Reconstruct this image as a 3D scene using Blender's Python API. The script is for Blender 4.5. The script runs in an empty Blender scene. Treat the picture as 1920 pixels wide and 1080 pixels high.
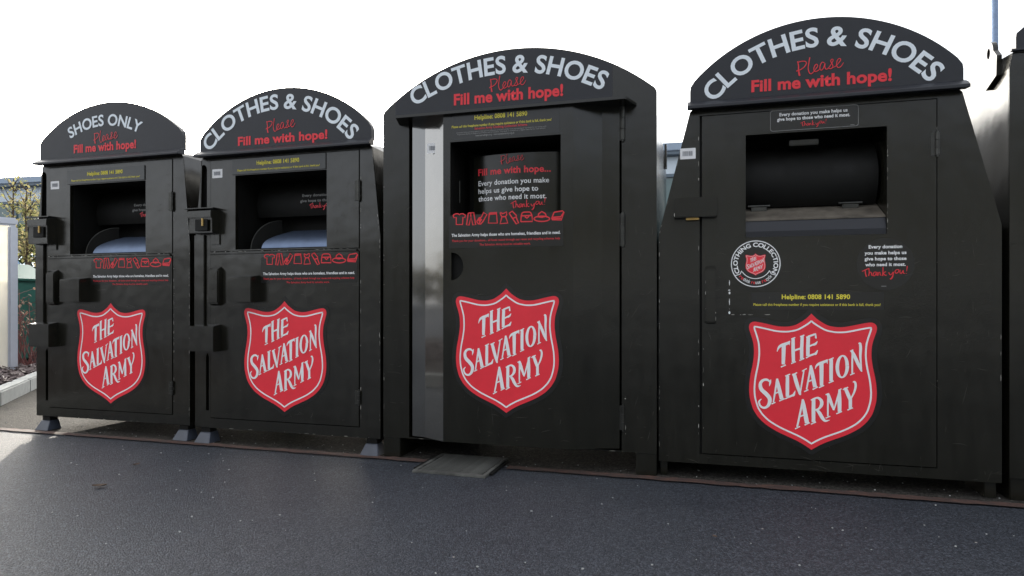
import bpy, bmesh, math, random
from mathutils import Vector, Matrix

S = bpy.context.scene
COL = S.collection
R = math.radians
random.seed(7)

# ------------------------------------------------------------------ camera
cam = bpy.data.cameras.new('camera')
cam_ob = bpy.data.objects.new('camera', cam)
COL.objects.link(cam_ob)
cam_ob.location = (0.0, 0.0, 0.85)
cam_ob.rotation_euler = (R(90), 0, 0)
cam.sensor_width = 36.0
cam.lens = 22.5
cam.shift_y = 25.0 / 1920.0
cam.clip_start = 0.05
cam.clip_end = 2000.0
S.camera = cam_ob

# ------------------------------------------------------------------ sky, sun, exposure
SUN_DIR = Vector((-0.5125, 1.0, 0.229)).normalized()
SUN_EL = math.asin(SUN_DIR.z)
SUN_AZ = math.atan2(SUN_DIR.x, SUN_DIR.y)          # from +Y towards +X

world = bpy.data.worlds.new('World')
S.world = world
world.use_nodes = True
wn, wl = world.node_tree.nodes, world.node_tree.links
bg = wn['Background']
sky = wn.new('ShaderNodeTexSky')
sky.sky_type = 'NISHITA'
sky.sun_disc = False
sky.sun_elevation = SUN_EL
sky.sun_rotation = SUN_AZ
sky.altitude = 50
sky.air_density = 1.0
sky.dust_density = 2.0
sky.ozone_density = 1.0
veil = wn.new('ShaderNodeMix')                      # thin even cloud veil over the clear sky
veil.data_type = 'RGBA'
veil.inputs[0].default_value = 0.55
veil.inputs[7].default_value = (11.0, 11.5, 12.7, 1)
wl.new(sky.outputs[0], veil.inputs[6])
# bright hazy glow round the low sun (forward scattering in the thin cloud)
tcw = wn.new('ShaderNodeTexCoord')
dotn = wn.new('ShaderNodeVectorMath'); dotn.operation = 'DOT_PRODUCT'
wl.new(tcw.outputs['Generated'], dotn.inputs[0])
dotn.inputs[1].default_value = SUN_DIR
GLOW_G, GLOW_K = 0.72, 4.4
def wmath(op, a, b):
    m_ = wn.new('ShaderNodeMath'); m_.operation = op
    for i, v in enumerate((a, b)):
        if isinstance(v, (int, float)):
            m_.inputs[i].default_value = v
        else:
            wl.new(v, m_.inputs[i])
    return m_.outputs[0]
den = wmath('SUBTRACT', 1 + GLOW_G ** 2, wmath('MULTIPLY', dotn.outputs['Value'], 2 * GLOW_G))
glow = wmath('MULTIPLY', wmath('POWER', den, -1.5), GLOW_K)
gcol = wn.new('ShaderNodeMix'); gcol.data_type = 'RGBA'; gcol.blend_type = 'MULTIPLY'
gcol.inputs[0].default_value = 1.0
gcol.inputs[6].default_value = (1.0, 0.96, 0.88, 1)
wl.new(glow, gcol.inputs[7])
addn = wn.new('ShaderNodeMix'); addn.data_type = 'RGBA'; addn.blend_type = 'ADD'
addn.inputs[0].default_value = 1.0
wl.new(veil.outputs[2], addn.inputs[6]); wl.new(gcol.outputs[2], addn.inputs[7])
wl.new(addn.outputs[2], bg.inputs['Color'])
bg.inputs['Strength'].default_value = 0.10

sun = bpy.data.lights.new('sun', 'SUN')
sun.energy = 2.6
sun.angle = R(0.53)
sun.color = (1.0, 0.92, 0.80)
sun_ob = bpy.data.objects.new('sun', sun)
COL.objects.link(sun_ob)
sun_ob.location = (-20, 40, 12)
sun_ob.rotation_euler = SUN_DIR.to_track_quat('Z', 'Y').to_euler()

vs = S.view_settings
vs.view_transform = 'Standard'
vs.look = 'None'
vs.exposure = 0.45
vs.gamma = 1.0
vs.use_curve_mapping = False

# ------------------------------------------------------------------ materials
def new_mat(name):
    m = bpy.data.materials.new(name)
    m.use_nodes = True
    nt = m.node_tree
    return m, nt.nodes, nt.links, nt.nodes['Principled BSDF']

def setp(p, **k):
    for a, v in k.items():
        p.inputs[a.replace('_', ' ')].default_value = v

def coords(n, l, kind='Object', scale=1.0):
    tc = n.new('ShaderNodeTexCoord')
    mp = n.new('ShaderNodeMapping')
    mp.inputs['Scale'].default_value = (scale,) * 3 if not isinstance(scale, tuple) else scale
    l.new(tc.outputs[kind], mp.inputs['Vector'])
    return mp.outputs['Vector']

def noise(n, l, vec, scale, detail=3.0, rough=0.55):
    t = n.new('ShaderNodeTexNoise')
    t.inputs['Scale'].default_value = scale
    t.inputs['Detail'].default_value = detail
    t.inputs['Roughness'].default_value = rough
    l.new(vec, t.inputs['Vector'])
    return t.outputs['Fac']

def ramp(n, l, fac, stops):
    r = n.new('ShaderNodeValToRGB')
    el = r.color_ramp.elements
    while len(el) < len(stops):
        el.new(0.5)
    for e, (p, c) in zip(el, stops):
        e.position = p
        e.color = c if len(c) == 4 else (*c, 1)
    l.new(fac, r.inputs['Fac'])
    return r.outputs['Color']

def maprange(n, l, fac, a, b, c, d):
    r = n.new('ShaderNodeMapRange')
    for i, v in enumerate((a, b, c, d)):
        r.inputs[i + 1].default_value = v
    l.new(fac, r.inputs[0])
    return r.outputs[0]

def math_node(n, l, op, a, b):
    r = n.new('ShaderNodeMath')
    r.operation = op
    for i, v in enumerate((a, b)):
        if isinstance(v, (int, float)):
            r.inputs[i].default_value = v
        else:
            l.new(v, r.inputs[i])
    return r.outputs[0]

def bump(n, l, p, h, strength, dist, prev=None):
    b = n.new('ShaderNodeBump')
    b.inputs['Strength'].default_value = strength
    b.inputs['Distance'].default_value = dist
    l.new(h, b.inputs['Height'])
    if prev is not None:
        l.new(prev, b.inputs['Normal'])
    l.new(b.outputs[0], p.inputs['Normal'])
    return b.outputs[0]

def flat_mat(name, col, rough=0.45, spec=0.5, metal=0.0, grain=0.06):
    m, n, l, p = new_mat(name)
    v = coords(n, l)
    f = noise(n, l, v, 14.0, 4)
    lo = tuple(c * (1 - grain) for c in col)
    hi = tuple(min(1, c * (1 + grain)) for c in col)
    l.new(ramp(n, l, f, [(0.3, lo), (0.7, hi)]), p.inputs['Base Color'])
    setp(p, Roughness=rough, Metallic=metal)
    p.inputs['Specular IOR Level'].default_value = spec
    return m

def paint_mat(name, col, rough, dent, spec=0.5, coat=0.0):
    """Black gloss paint on sheet steel: faint dirt streaks, orange peel, shallow dents."""
    m, n, l, p = new_mat(name)
    v = coords(n, l, 'Object')
    big = noise(n, l, v, 2.2, 3)
    fine = noise(n, l, v, 160.0, 2)
    dust = noise(n, l, coords(n, l, 'Object', (9, 9, 1.6)), 2.0, 6, 0.7)
    spots = noise(n, l, v, 55.0, 3, 0.7)
    c1 = ramp(n, l, dust, [(0.35, col), (0.75, tuple(c * 1.35 + 0.002 for c in col))])
    mx = n.new('ShaderNodeMix'); mx.data_type = 'RGBA'
    l.new(maprange(n, l, spots, 0.71, 0.78, 0.0, 0.22), mx.inputs[0])
    l.new(c1, mx.inputs[6]); mx.inputs[7].default_value = (0.10, 0.095, 0.085, 1)
    l.new(mx.outputs[2], p.inputs['Base Color'])
    l.new(maprange(n, l, dust, 0.3, 0.8, rough * 0.85, rough * 1.35), p.inputs['Roughness'])
    p.inputs['Specular IOR Level'].default_value = spec
    p.inputs['Coat Weight'].default_value = coat
    p.inputs['Coat Roughness'].default_value = 0.06
    p.inputs['Coat IOR'].default_value = 1.5 + coat * 0.65
    b1 = bump(n, l, p, big, 1.0, dent)
    bump(n, l, p, fine, 0.35, 0.0008, b1)
    return m

M = {}
M['paint'] = paint_mat('black_gloss_paint', (0.0092, 0.0088, 0.0058), 0.20, 0.006)
M['paint_old'] = paint_mat('worn_black_paint', (0.0078, 0.0073, 0.0046), 0.20, 0.011, 0.75)
M['paint_door'] = paint_mat('bowed_door_paint', (0.0092, 0.0090, 0.0060), 0.16, 0.004, 0.5, 0.0)
M['paint_boosted_reflection'] = paint_mat('door_paint_boosted_reflection', (0.011, 0.0114, 0.0088), 0.13, 0.007, 0.9, 1.0)  # door paint with extra coat, put on the left panels to brighten their reflections
M['dark_paint'] = paint_mat('matt_black_paint', (0.006, 0.006, 0.0052), 0.62, 0.003, 0.25)
M['vinyl'] = flat_mat('black_vinyl', (0.017, 0.0185, 0.024), 0.38, 0.4)
M['vinyl_gloss'] = flat_mat('gloss_black_vinyl', (0.016, 0.016, 0.015), 0.22, 0.5)
M['notice'] = flat_mat('charcoal_notice_vinyl', (0.026, 0.028, 0.027), 0.24, 0.6)
M['silver'] = flat_mat('silver_white_vinyl', (0.80, 0.86, 0.90), 0.45, 0.4, 0, 0.03)
M['white'] = flat_mat('white_print', (0.92, 0.92, 0.92), 0.45, 0.4, 0, 0.02)
M['red'] = flat_mat('red_print', (0.80, 0.035, 0.05), 0.4, 0.4, 0, 0.03)
M['shield_red'] = flat_mat('red_shield_vinyl', (0.88, 0.036, 0.056), 0.35, 0.45, 0, 0.03)
M['yellow'] = flat_mat('yellow_print', (0.85, 0.74, 0.07), 0.45, 0.4, 0, 0.02)
M['grey_print'] = flat_mat('grey_print', (0.26, 0.26, 0.25), 0.5)
M['label'] = flat_mat('white_label_paper', (0.80, 0.80, 0.80), 0.5)
M['bars'] = flat_mat('barcode_ink', (0.16, 0.17, 0.19), 0.6)
M['steel'] = flat_mat('galvanised_steel', (0.13, 0.17, 0.25), 0.36, 0.5, 1.0, 0.12)
M['hinge'] = flat_mat('hinge_steel', (0.055, 0.055, 0.05), 0.35, 0.5, 0.6, 0.3)
M['scuff'] = flat_mat('scuffed_paint', (0.075, 0.07, 0.06), 0.6, 0.3, 0, 0.3)
M['brass'] = flat_mat('brass_padlock', (0.50, 0.34, 0.13), 0.35, 0.5, 0.9, 0.15)
M['chips'] = flat_mat('bare_primer', (0.40, 0.385, 0.35), 0.6, 0.3, 0, 0.2)
M['foot'] = flat_mat('grey_blue_painted_foot', (0.048, 0.056, 0.075), 0.35, 0.5, 0, 0.2)
M['rough_plate'] = flat_mat('grimy_chute_floor', (0.12, 0.105, 0.085), 0.75, 0.3, 0, 0.35)

# asphalt ------------------------------------------------------------
def asphalt(name, dark, light, rough_lo, rough_hi, stone=165.0, stain=(0.5, 0.5, 0.5), specks=True, height=0.0035, spec=0.38):
    m, n, l, p = new_mat(name)
    v = coords(n, l)
    vo = n.new('ShaderNodeTexVoronoi')
    vo.inputs['Scale'].default_value = stone
    l.new(v, vo.inputs['Vector'])
    cellv = n.new('ShaderNodeSeparateColor')
    l.new(vo.outputs['Color'], cellv.inputs[0])
    base = ramp(n, l, cellv.outputs[0], [(0.0, dark), (0.75, tuple((a + b) / 2 for a, b in zip(dark, light))), (1.0, light)])
    patch = noise(n, l, v, 0.55, 5, 0.6)
    mul = n.new('ShaderNodeMix'); mul.data_type = 'RGBA'; mul.blend_type = 'MULTIPLY'
    mul.inputs[0].default_value = 1.0
    l.new(base, mul.inputs[6])
    l.new(ramp(n, l, patch, [(0.3, (0.82, 0.83, 0.86)), (0.5, (1, 1, 1)), (0.72, (1.15, 1.08, 1.06))]), mul.inputs[7])
    out = mul.outputs[2]
    # darker oil and damp stains, and a few hairline cracks
    st1 = noise(n, l, coords(n, l, 'Object', (1.0, 1.6, 1.0)), 1.3, 6, 0.65)
    m2 = n.new('ShaderNodeMix'); m2.data_type = 'RGBA'; m2.blend_type = 'MULTIPLY'; m2.inputs[0].default_value = 1.0
    l.new(out, m2.inputs[6]); l.new(ramp(n, l, st1, [(0.56, (1, 1, 1)), (0.70, (0.70, 0.71, 0.74))]), m2.inputs[7])
    out = m2.outputs[2]
    wv = n.new('ShaderNodeTexVoronoi'); wv.feature = 'DISTANCE_TO_EDGE'; wv.inputs['Scale'].default_value = 0.55
    wob = n.new('ShaderNodeVectorMath'); wob.operation = 'ADD'
    wn2 = n.new('ShaderNodeTexNoise'); wn2.inputs['Scale'].default_value = 3.0; wn2.inputs['Detail'].default_value = 5
    l.new(v, wn2.inputs['Vector'])
    sc_ = n.new('ShaderNodeVectorMath'); sc_.operation = 'SCALE'; sc_.inputs['Scale'].default_value = 0.5
    l.new(wn2.outputs['Color'], sc_.inputs[0]); l.new(v, wob.inputs[0]); l.new(sc_.outputs[0], wob.inputs[1])
    l.new(wob.outputs[0], wv.inputs['Vector'])
    ck_ = math_node(n, l, 'MULTIPLY', maprange(n, l, wv.outputs['Distance'], 0.0, 0.0035, 1.0, 0.0), maprange(n, l, patch, 0.50, 0.58, 0.0, 0.55))
    m3 = n.new('ShaderNodeMix'); m3.data_type = 'RGBA'
    l.new(ck_, m3.inputs[0]); l.new(out, m3.inputs[6]); m3.inputs[7].default_value = (0.008, 0.008, 0.009, 1)
    out = m3.outputs[2]
    if specks:
        v2 = n.new('ShaderNodeTexVoronoi'); v2.inputs['Scale'].default_value = 7.0
        l.new(v, v2.inputs['Vector'])
        c2 = n.new('ShaderNodeSeparateColor'); l.new(v2.outputs['Color'], c2.inputs[0])
        near = math_node(n, l, 'LESS_THAN', v2.outputs['Distance'], 0.032)
        some = math_node(n, l, 'GREATER_THAN', c2.outputs[1], 0.72)
        mm = math_node(n, l, 'MULTIPLY', near, some)
        mx = n.new('ShaderNodeMix'); mx.data_type = 'RGBA'
        l.new(mm, mx.inputs[0]); l.new(out, mx.inputs[6]); mx.inputs[7].default_value = (0.42, 0.40, 0.36, 1)
        out = mx.outputs[2]
    l.new(out, p.inputs['Base Color'])
    gr = noise(n, l, v, 260.0, 2)
    l.new(maprange(n, l, gr, 0.3, 0.7, rough_lo, rough_hi), p.inputs['Roughness'])
    p.inputs['Specular IOR Level'].default_value = spec
    hgt = math_node(n, l, 'ADD', maprange(n, l, vo.outputs['Distance'], 0.0, 0.7, 1.0, 0.0), math_node(n, l, 'MULTIPLY', cellv.outputs[1], 0.8))
    b1 = bump(n, l, p, hgt, 1.0, height)
    bump(n, l, p, noise(n, l, v, 6.0, 3), 0.4, 0.004, b1)
    return m

M['asphalt'] = asphalt('dark_asphalt', (0.016, 0.019, 0.025), (0.082, 0.092, 0.112), 0.46, 0.72)
M['old_asphalt'] = asphalt('old_brown_asphalt', (0.022, 0.020, 0.017), (0.085, 0.078, 0.068), 0.8, 0.95, 110.0, spec=0.15)

def rust_strip():
    m, n, l, p = new_mat('rusty_edging')
    v = coords(n, l)
    f = noise(n, l, v, 16.0, 6, 0.7)
    l.new(ramp(n, l, f, [(0.28, (0.035, 0.030, 0.028)), (0.52, (0.075, 0.042, 0.034)), (0.8, (0.15, 0.075, 0.05))]), p.inputs['Base Color'])
    setp(p, Roughness=0.8)
    bump(n, l, p, noise(n, l, v, 70.0, 4), 0.7, 0.004)
    return m
M['rust'] = rust_strip()
M['iron'] = flat_mat('cast_iron', (0.10, 0.10, 0.092), 0.6, 0.4, 0.1, 0.45)
M['kerb'] = flat_mat('concrete_kerb', (0.33, 0.34, 0.33), 0.85, 0.3, 0, 0.12)
M['mulch_soil'] = flat_mat('bark_soil', (0.045, 0.035, 0.032), 0.95, 0.2, 0, 0.4)
M['bark_chip'] = flat_mat('bark_chip', (0.13, 0.10, 0.095), 0.7, 0.4, 0, 0.5)
M['twig'] = flat_mat('brown_twig', (0.10, 0.07, 0.05), 0.8, 0.3, 0, 0.3)
M['red_stem'] = flat_mat('red_stem', (0.17, 0.06, 0.055), 0.6, 0.4, 0, 0.3)
M['frame_metal'] = flat_mat('anodised_frame', (0.62, 0.64, 0.70), 0.35, 0.5, 0.6, 0.04)
M['clad'] = flat_mat('pale_blue_cladding', (0.70, 0.78, 0.84), 0.5, 0.4, 0, 0.03)
M['fascia'] = flat_mat('blue_grey_fascia', (0.32, 0.40, 0.50), 0.45, 0.5, 0, 0.04)
M['gutter'] = flat_mat('dark_gutter', (0.13, 0.17, 0.21), 0.5)
M['post_blue'] = flat_mat('galvanised_post', (0.17, 0.24, 0.36), 0.45, 0.5, 0.2, 0.15)
M['green_plastic'] = flat_mat('green_plastic', (0.018, 0.10, 0.075), 0.45)
M['car_white'] = flat_mat('white_car_paint', (0.78, 0.80, 0.83), 0.25, 0.6, 0, 0.01)
M['car_blue'] = flat_mat('pale_blue_car_paint', (0.20, 0.40, 0.62), 0.25, 0.6, 0, 0.01)
M['rubber'] = flat_mat('rubber', (0.02, 0.02, 0.02), 0.8)
M['rim'] = flat_mat('alloy_rim', (0.5, 0.5, 0.5), 0.35, 0.5, 0.8)
M['lamp'] = flat_mat('headlamp_glass', (0.7, 0.72, 0.75), 0.1, 0.6)

def glass_dark(name, col):
    m, n, l, p = new_mat(name)
    v = coords(n, l)
    l.new(ramp(n, l, noise(n, l, v, 0.8, 3), [(0.3, tuple(c * 0.7 for c in col)), (0.7, col)]), p.inputs['Base Color'])
    setp(p, Roughness=0.08)
    p.inputs['Specular IOR Level'].default_value = 0.8
    return m
M['glazing'] = glass_dark('green_glazing', (0.10, 0.17, 0.17))
M['car_glass'] = glass_dark('car_glass', (0.03, 0.04, 0.05))

def leaf_mat(name, cols, trans=0.45):
    m, n, l, p = new_mat(name)
    oi = n.new('ShaderNodeNewGeometry')
    l.new(ramp(n, l, oi.outputs['Random Per Island'], [(i / (len(cols) - 1), c) for i, c in enumerate(cols)]), p.inputs['Base Color'])
    setp(p, Roughness=0.55)
    tr = n.new('ShaderNodeBsdfTranslucent')
    l.new(p.inputs['Base Color'].links[0].from_socket, tr.inputs[0])
    ms = n.new('ShaderNodeMixShader'); ms.inputs[0].default_value = trans
    l.new(p.outputs[0], ms.inputs[1]); l.new(tr.outputs[0], ms.inputs[2])
    l.new(ms.outputs[0], n['Material Output'].inputs[0])
    return m
M['leaf_yellow'] = leaf_mat('autumn_leaf', [(0.20, 0.22, 0.09), (0.33, 0.31, 0.13), (0.42, 0.33, 0.17)], 0.6)
M['leaf_green'] = leaf_mat('hedge_leaf', [(0.025, 0.055, 0.02), (0.05, 0.09, 0.03), (0.09, 0.10, 0.04)], 0.3)
M['leaf_brown'] = leaf_mat('dry_leaf', [(0.22, 0.10, 0.08), (0.42, 0.28, 0.20), (0.55, 0.46, 0.38)], 0.5)
M['leaf_wood'] = leaf_mat('woodland_leaf', [(0.04, 0.07, 0.02), (0.12, 0.11, 0.03), (0.24, 0.15, 0.04)], 0.3)

def poster_mat():
    m, n, l, p = new_mat('translucent_poster')
    v = coords(n, l)
    c = ramp(n, l, noise(n, l, v, 3.0, 2), [(0.3, (0.88, 0.85, 0.77)), (0.7, (0.91, 0.88, 0.81))])
    l.new(c, p.inputs['Base Color'])
    tr = n.new('ShaderNodeBsdfTranslucent'); l.new(c, tr.inputs[0])
    ms = n.new('ShaderNodeMixShader'); ms.inputs[0].default_value = 0.6
    l.new(p.outputs[0], ms.inputs[1]); l.new(tr.outputs[0], ms.inputs[2])
    l.new(ms.outputs[0], n['Material Output'].inputs[0])
    return m
M['poster'] = poster_mat()

# ------------------------------------------------------------------ object helpers
def thing(name, label, cat, loc=(0, 0, 0), rz=0.0, group=None):
    o = bpy.data.objects.new(name, None)
    COL.objects.link(o)
    o.empty_display_size = 0.2
    o.location = loc
    o.rotation_euler = (0, 0, rz)
    o['label'] = label
    o['category'] = cat
    if group:
        o['group'] = group
    return o

def link(name, me, mat, parent=None):
    me.materials.clear()
    me.materials.append(M[mat])
    o = bpy.data.objects.new(name, me)
    COL.objects.link(o)
    if parent is not None:
        o.parent = parent
    return o

class MB:
    """Collects shapes into one bmesh."""
    def __init__(self):
        self.bm = bmesh.new()
    def box(self, x0, x1, y0, y1, z0, z1, bev=0.0, mat=None):
        t = bmesh.new()
        bmesh.ops.create_cube(t, size=1.0)
        for v in t.verts:
            v.co = Vector(((x0 + x1) / 2 + v.co.x * (x1 - x0), (y0 + y1) / 2 + v.co.y * (y1 - y0), (z0 + z1) / 2 + v.co.z * (z1 - z0)))
        if bev > 0:
            bmesh.ops.bevel(t, geom=t.edges[:], offset=bev, segments=2, affect='EDGES')
        if mat is not None:
            bmesh.ops.transform(t, matrix=mat, verts=t.verts)
        me = bpy.data.meshes.new('tmp'); t.to_mesh(me); t.free()
        self.bm.from_mesh(me); bpy.data.meshes.remove(me)
        return self
    def poly(self, pts):
        vs_ = [self.bm.verts.new(p) for p in pts]
        return self.bm.faces.new(vs_)
    def cyl(self, p, q, r0, r1=None, n=12, cap=True):
        r1 = r0 if r1 is None else r1
        p, q = Vector(p), Vector(q)
        d = (q - p).normalized()
        u = d.orthogonal().normalized(); w = d.cross(u)
        a, b = [], []
        for i in range(n):
            t = 2 * math.pi * i / n
            e = u * math.cos(t) + w * math.sin(t)
            a.append(self.bm.verts.new(p + e * r0)); b.append(self.bm.verts.new(q + e * r1))
        for i in range(n):
            j = (i + 1) % n
            self.bm.faces.new((a[i], a[j], b[j], b[i]))
        if cap:
            self.bm.faces.new(a[::-1]); self.bm.faces.new(b)
        return self
    def tube(self, pts, radii, n=6):
        for i in range(len(pts) - 1):
            self.cyl(pts[i], pts[i + 1], radii[i], radii[i + 1], n, False)
        return self
    def prism(self, outline, axis, a, b):
        """outline: 2D points, extruded along axis ('x','y','z') from a to b."""
        def P(u, v, t):
            return {'x': (t, u, v), 'y': (u, t, v), 'z': (u, v, t)}[axis]
        A = [self.bm.verts.new(P(u, v, a)) for u, v in outline]
        B = [self.bm.verts.new(P(u, v, b)) for u, v in outline]
        k = len(A)
        for i in range(k):
            j = (i + 1) % k
            self.bm.faces.new((A[i], A[j], B[j], B[i]))
        self.bm.faces.new(A[::-1]); self.bm.faces.new(B)
        return self
    def plate(self, outer, holes, y0, y1):
        """sheet in the x-z plane facing -y at y0, with holes; rims run back to y1."""
        edges = []
        for loop in [outer] + holes:
            f = [self.bm.verts.new((x, y0, z)) for x, z in loop]
            g = [self.bm.verts.new((x, y1, z)) for x, z in loop]
            for i in range(len(f)):
                j = (i + 1) % len(f)
                edges.append(self.bm.edges.new((f[i], f[j])))
                self.bm.faces.new((f[i], f[j], g[j], g[i]))
        bmesh.ops.triangle_fill(self.bm, use_beauty=True, use_dissolve=False, edges=edges)
        return self
    def build(self, name, mat, parent=None, smooth=False, recalc=True):
        if recalc:
            bmesh.ops.recalc_face_normals(self.bm, faces=self.bm.faces[:])
        me = bpy.data.meshes.new(name)
        self.bm.to_mesh(me); self.bm.free()
        if smooth:
            for p in me.polygons:
                p.use_smooth = True
        return link(name, me, mat, parent)

def rect(x0, x1, z0, z1):
    return [(x0, z0), (x1, z0), (x1, z1), (x0, z1)]

def round_rect(x0, x1, z0, z1, r, n=4):
    out = []
    for cx_, cz_, a0 in ((x1 - r, z0 + r, -90), (x1 - r, z1 - r, 0), (x0 + r, z1 - r, 90), (x0 + r, z0 + r, 180)):
        for i in range(n + 1):
            a = R(a0 + 90 * i / n)
            out.append((cx_ + r * math.cos(a), cz_ + r * math.sin(a)))
    return out

def circle(x, z, r, n=48, a0=0.0, a1=360.0):
    k = n if abs(a1 - a0) >= 360 else n + 1
    return [(x + r * math.cos(R(a0 + (a1 - a0) * i / n)), z + r * math.sin(R(a0 + (a1 - a0) * i / n))) for i in range(k)]

def smooth_line(pts, n=4):
    """Catmull-Rom through points of any dimension."""
    if len(pts) < 3:
        return [tuple(p) for p in pts]
    out = []
    P = [pts[0]] + list(pts) + [pts[-1]]
    for i in range(1, len(P) - 2):
        p0, p1, p2, p3 = P[i - 1], P[i], P[i + 1], P[i + 2]
        for k in range(n):
            t = k / n
            out.append(tuple(0.5 * (2 * b + (c - a) * t + (2 * a - 5 * b + 4 * c - d) * t * t + (3 * b - a - 3 * c + d) * t ** 3)
                             for a, b, c, d in zip(p0, p1, p2, p3)))
    out.append(tuple(P[-2]))
    return out

def ribbon(bm, pts, y, smooth=4, lift=0.00004):
    """flat printed stroke in the x-z plane: pts (x, z, width); later pieces lie a hair prouder."""
    pts = smooth_line(pts, smooth) if smooth else pts
    L_, R_ = [], []
    k = len(pts)
    for i, (x, z, w) in enumerate(pts):
        a = pts[max(0, i - 1)]; b = pts[min(k - 1, i + 1)]
        dx, dz = b[0] - a[0], b[1] - a[1]
        d = math.hypot(dx, dz) or 1.0
        nx, nz = -dz / d * w / 2, dx / d * w / 2
        yy = y - i * lift
        L_.append(bm.verts.new((x + nx, yy, z + nz))); R_.append(bm.verts.new((x - nx, yy, z - nz)))
    for i in range(k - 1):
        bm.faces.new((L_[i], R_[i], R_[i + 1], L_[i + 1]))

def strokes(name, lines, x, z, y, mat, parent, scale=1.0, width=None, smooth=4, slant=0.0):
    mb = MB()
    for k, ln in enumerate(lines):
        pts = [(x + p[0] * scale, z + p[1] * scale + slant * p[0] * scale, (width if width else p[2] * scale)) for p in ln]
        ribbon(mb.bm, pts, y - 0.00012 * (k % 5), smooth)
    return mb.build(name, mat, parent, recalc=False)

# ---- lettering set in the built-in typeface
_cap = {}
def text_bm(s, bold):
    c = bpy.data.curves.new('type', 'FONT')
    c.body = s; c.size = 1.0; c.offset = bold; c.resolution_u = 3 if len(s) > 30 else 5
    c.space_character = 1.03
    o = bpy.data.objects.new('type', c)
    COL.objects.link(o)
    dg = bpy.context.evaluated_depsgraph_get()
    me = bpy.data.meshes.new_from_object(o.evaluated_get(dg))
    bm = bmesh.new(); bm.from_mesh(me)
    bpy.data.meshes.remove(me); bpy.data.objects.remove(o); bpy.data.curves.remove(c)
    return bm

def extent(bm):
    xs = [v.co.x for v in bm.verts]; ys = [v.co.y for v in bm.verts]
    return min(xs), max(xs), min(ys), max(ys)

def cap_height(bold):
    if bold not in _cap:
        b = text_bm('H', bold); e = extent(b); b.free()
        _cap[bold] = (e[2], e[3])
    return _cap[bold]

def lettering(name, lines, y, mat, parent, bold=0.022, bend=None):
    """lines: (text, x, z baseline, width, cap height[, align]) -> one printed mesh."""
    out = MB()
    for ln in lines:
        s, x, z, w, cap = ln[:5]
        al = ln[5] if len(ln) > 5 else 'C'
        bm = text_bm(s, bold)
        x0, x1, _, _ = extent(bm)
        c0, c1 = cap_height(bold)
        sx, sz = w / (x1 - x0), cap / (c1 - c0)
        off = {'C': -(x0 + x1) / 2, 'L': -x0, 'R': -x1}[al]
        for v in bm.verts:
            X = x + (v.co.x + off) * sx
            v.co = Vector((X, y + (bend(X) if bend else 0.0), z + (v.co.y - c0) * sz))
        me = bpy.data.meshes.new('t'); bm.to_mesh(me); bm.free()
        out.bm.from_mesh(me); bpy.data.meshes.remove(me)
    return out.build(name, mat, parent, recalc=False)

def arc_lettering(name, s, cx_, cz_, rad, a0, a1, cap, y, mat, parent, bold=0.022, inward=False, mb=None, narrow=1.0):
    """letters whose middles sit on a circle, from angle a0 to a1 (degrees from the top, clockwise)."""
    c0, c1 = cap_height(bold)
    def adv(t):
        b = text_bm('|' + t + '|', bold); e = extent(b); b.free(); return e[1] - e[0]
    base = adv('')
    mids = []
    for i, ch in enumerate(s):
        w0 = adv(s[:i]) - base; w1 = adv(s[:i + 1]) - base
        mids.append((w0 + w1) / 2)
    tot = mids[-1] - mids[0]
    arc = abs(R(a1 - a0)) * rad
    sx, sz = arc / tot * narrow, cap / (c1 - c0)
    own = mb is None
    mb = mb or MB()
    for li, (ch, mmid) in enumerate(zip(s, mids)):
        if ch == ' ':
            continue
        bm = text_bm(ch, bold)
        x0, x1, _, _ = extent(bm)
        if ch == 'T':                                # plain two-bar T: the bold fill of this one glyph overlaps itself
            ib = text_bm('I', bold); ie = extent(ib); ib.free()
            bm.free(); bm = bmesh.new(); hs_ = (ie[1] - ie[0]) / 2; xm = (x0 + x1) / 2; th_ = hs_ * 1.75
            for qs in (((x0, c1 - th_), (x1, c1 - th_), (x1, c1), (x0, c1)), ((xm - hs_, c0), (xm + hs_, c0), (xm + hs_, c1 - th_), (xm - hs_, c1 - th_))):
                bm.faces.new([bm.verts.new(q + (0,)) for q in qs])
        a = R(a0 + (a1 - a0) * (mmid - mids[0]) / tot)
        for v in bm.verts:
            u = (v.co.x - (x0 + x1) / 2) * sx
            h = (v.co.y - (c0 + c1) / 2) * sz
            if inward:
                rr = rad - h
                X = cx_ + math.sin(a) * rr - math.cos(a) * u
                Z = cz_ + math.cos(a) * rr + math.sin(a) * u
            else:
                rr = rad + h
                X = cx_ + math.sin(a) * rr + math.cos(a) * u
                Z = cz_ + math.cos(a) * rr - math.sin(a) * u
            v.co = Vector((X, y - 0.0002 * (li % 2), Z))
        me = bpy.data.meshes.new('t'); bm.to_mesh(me); bm.free()
        mb.bm.from_mesh(me); bpy.data.meshes.remove(me)
    return mb.build(name, mat, parent, recalc=False) if own else None

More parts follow.
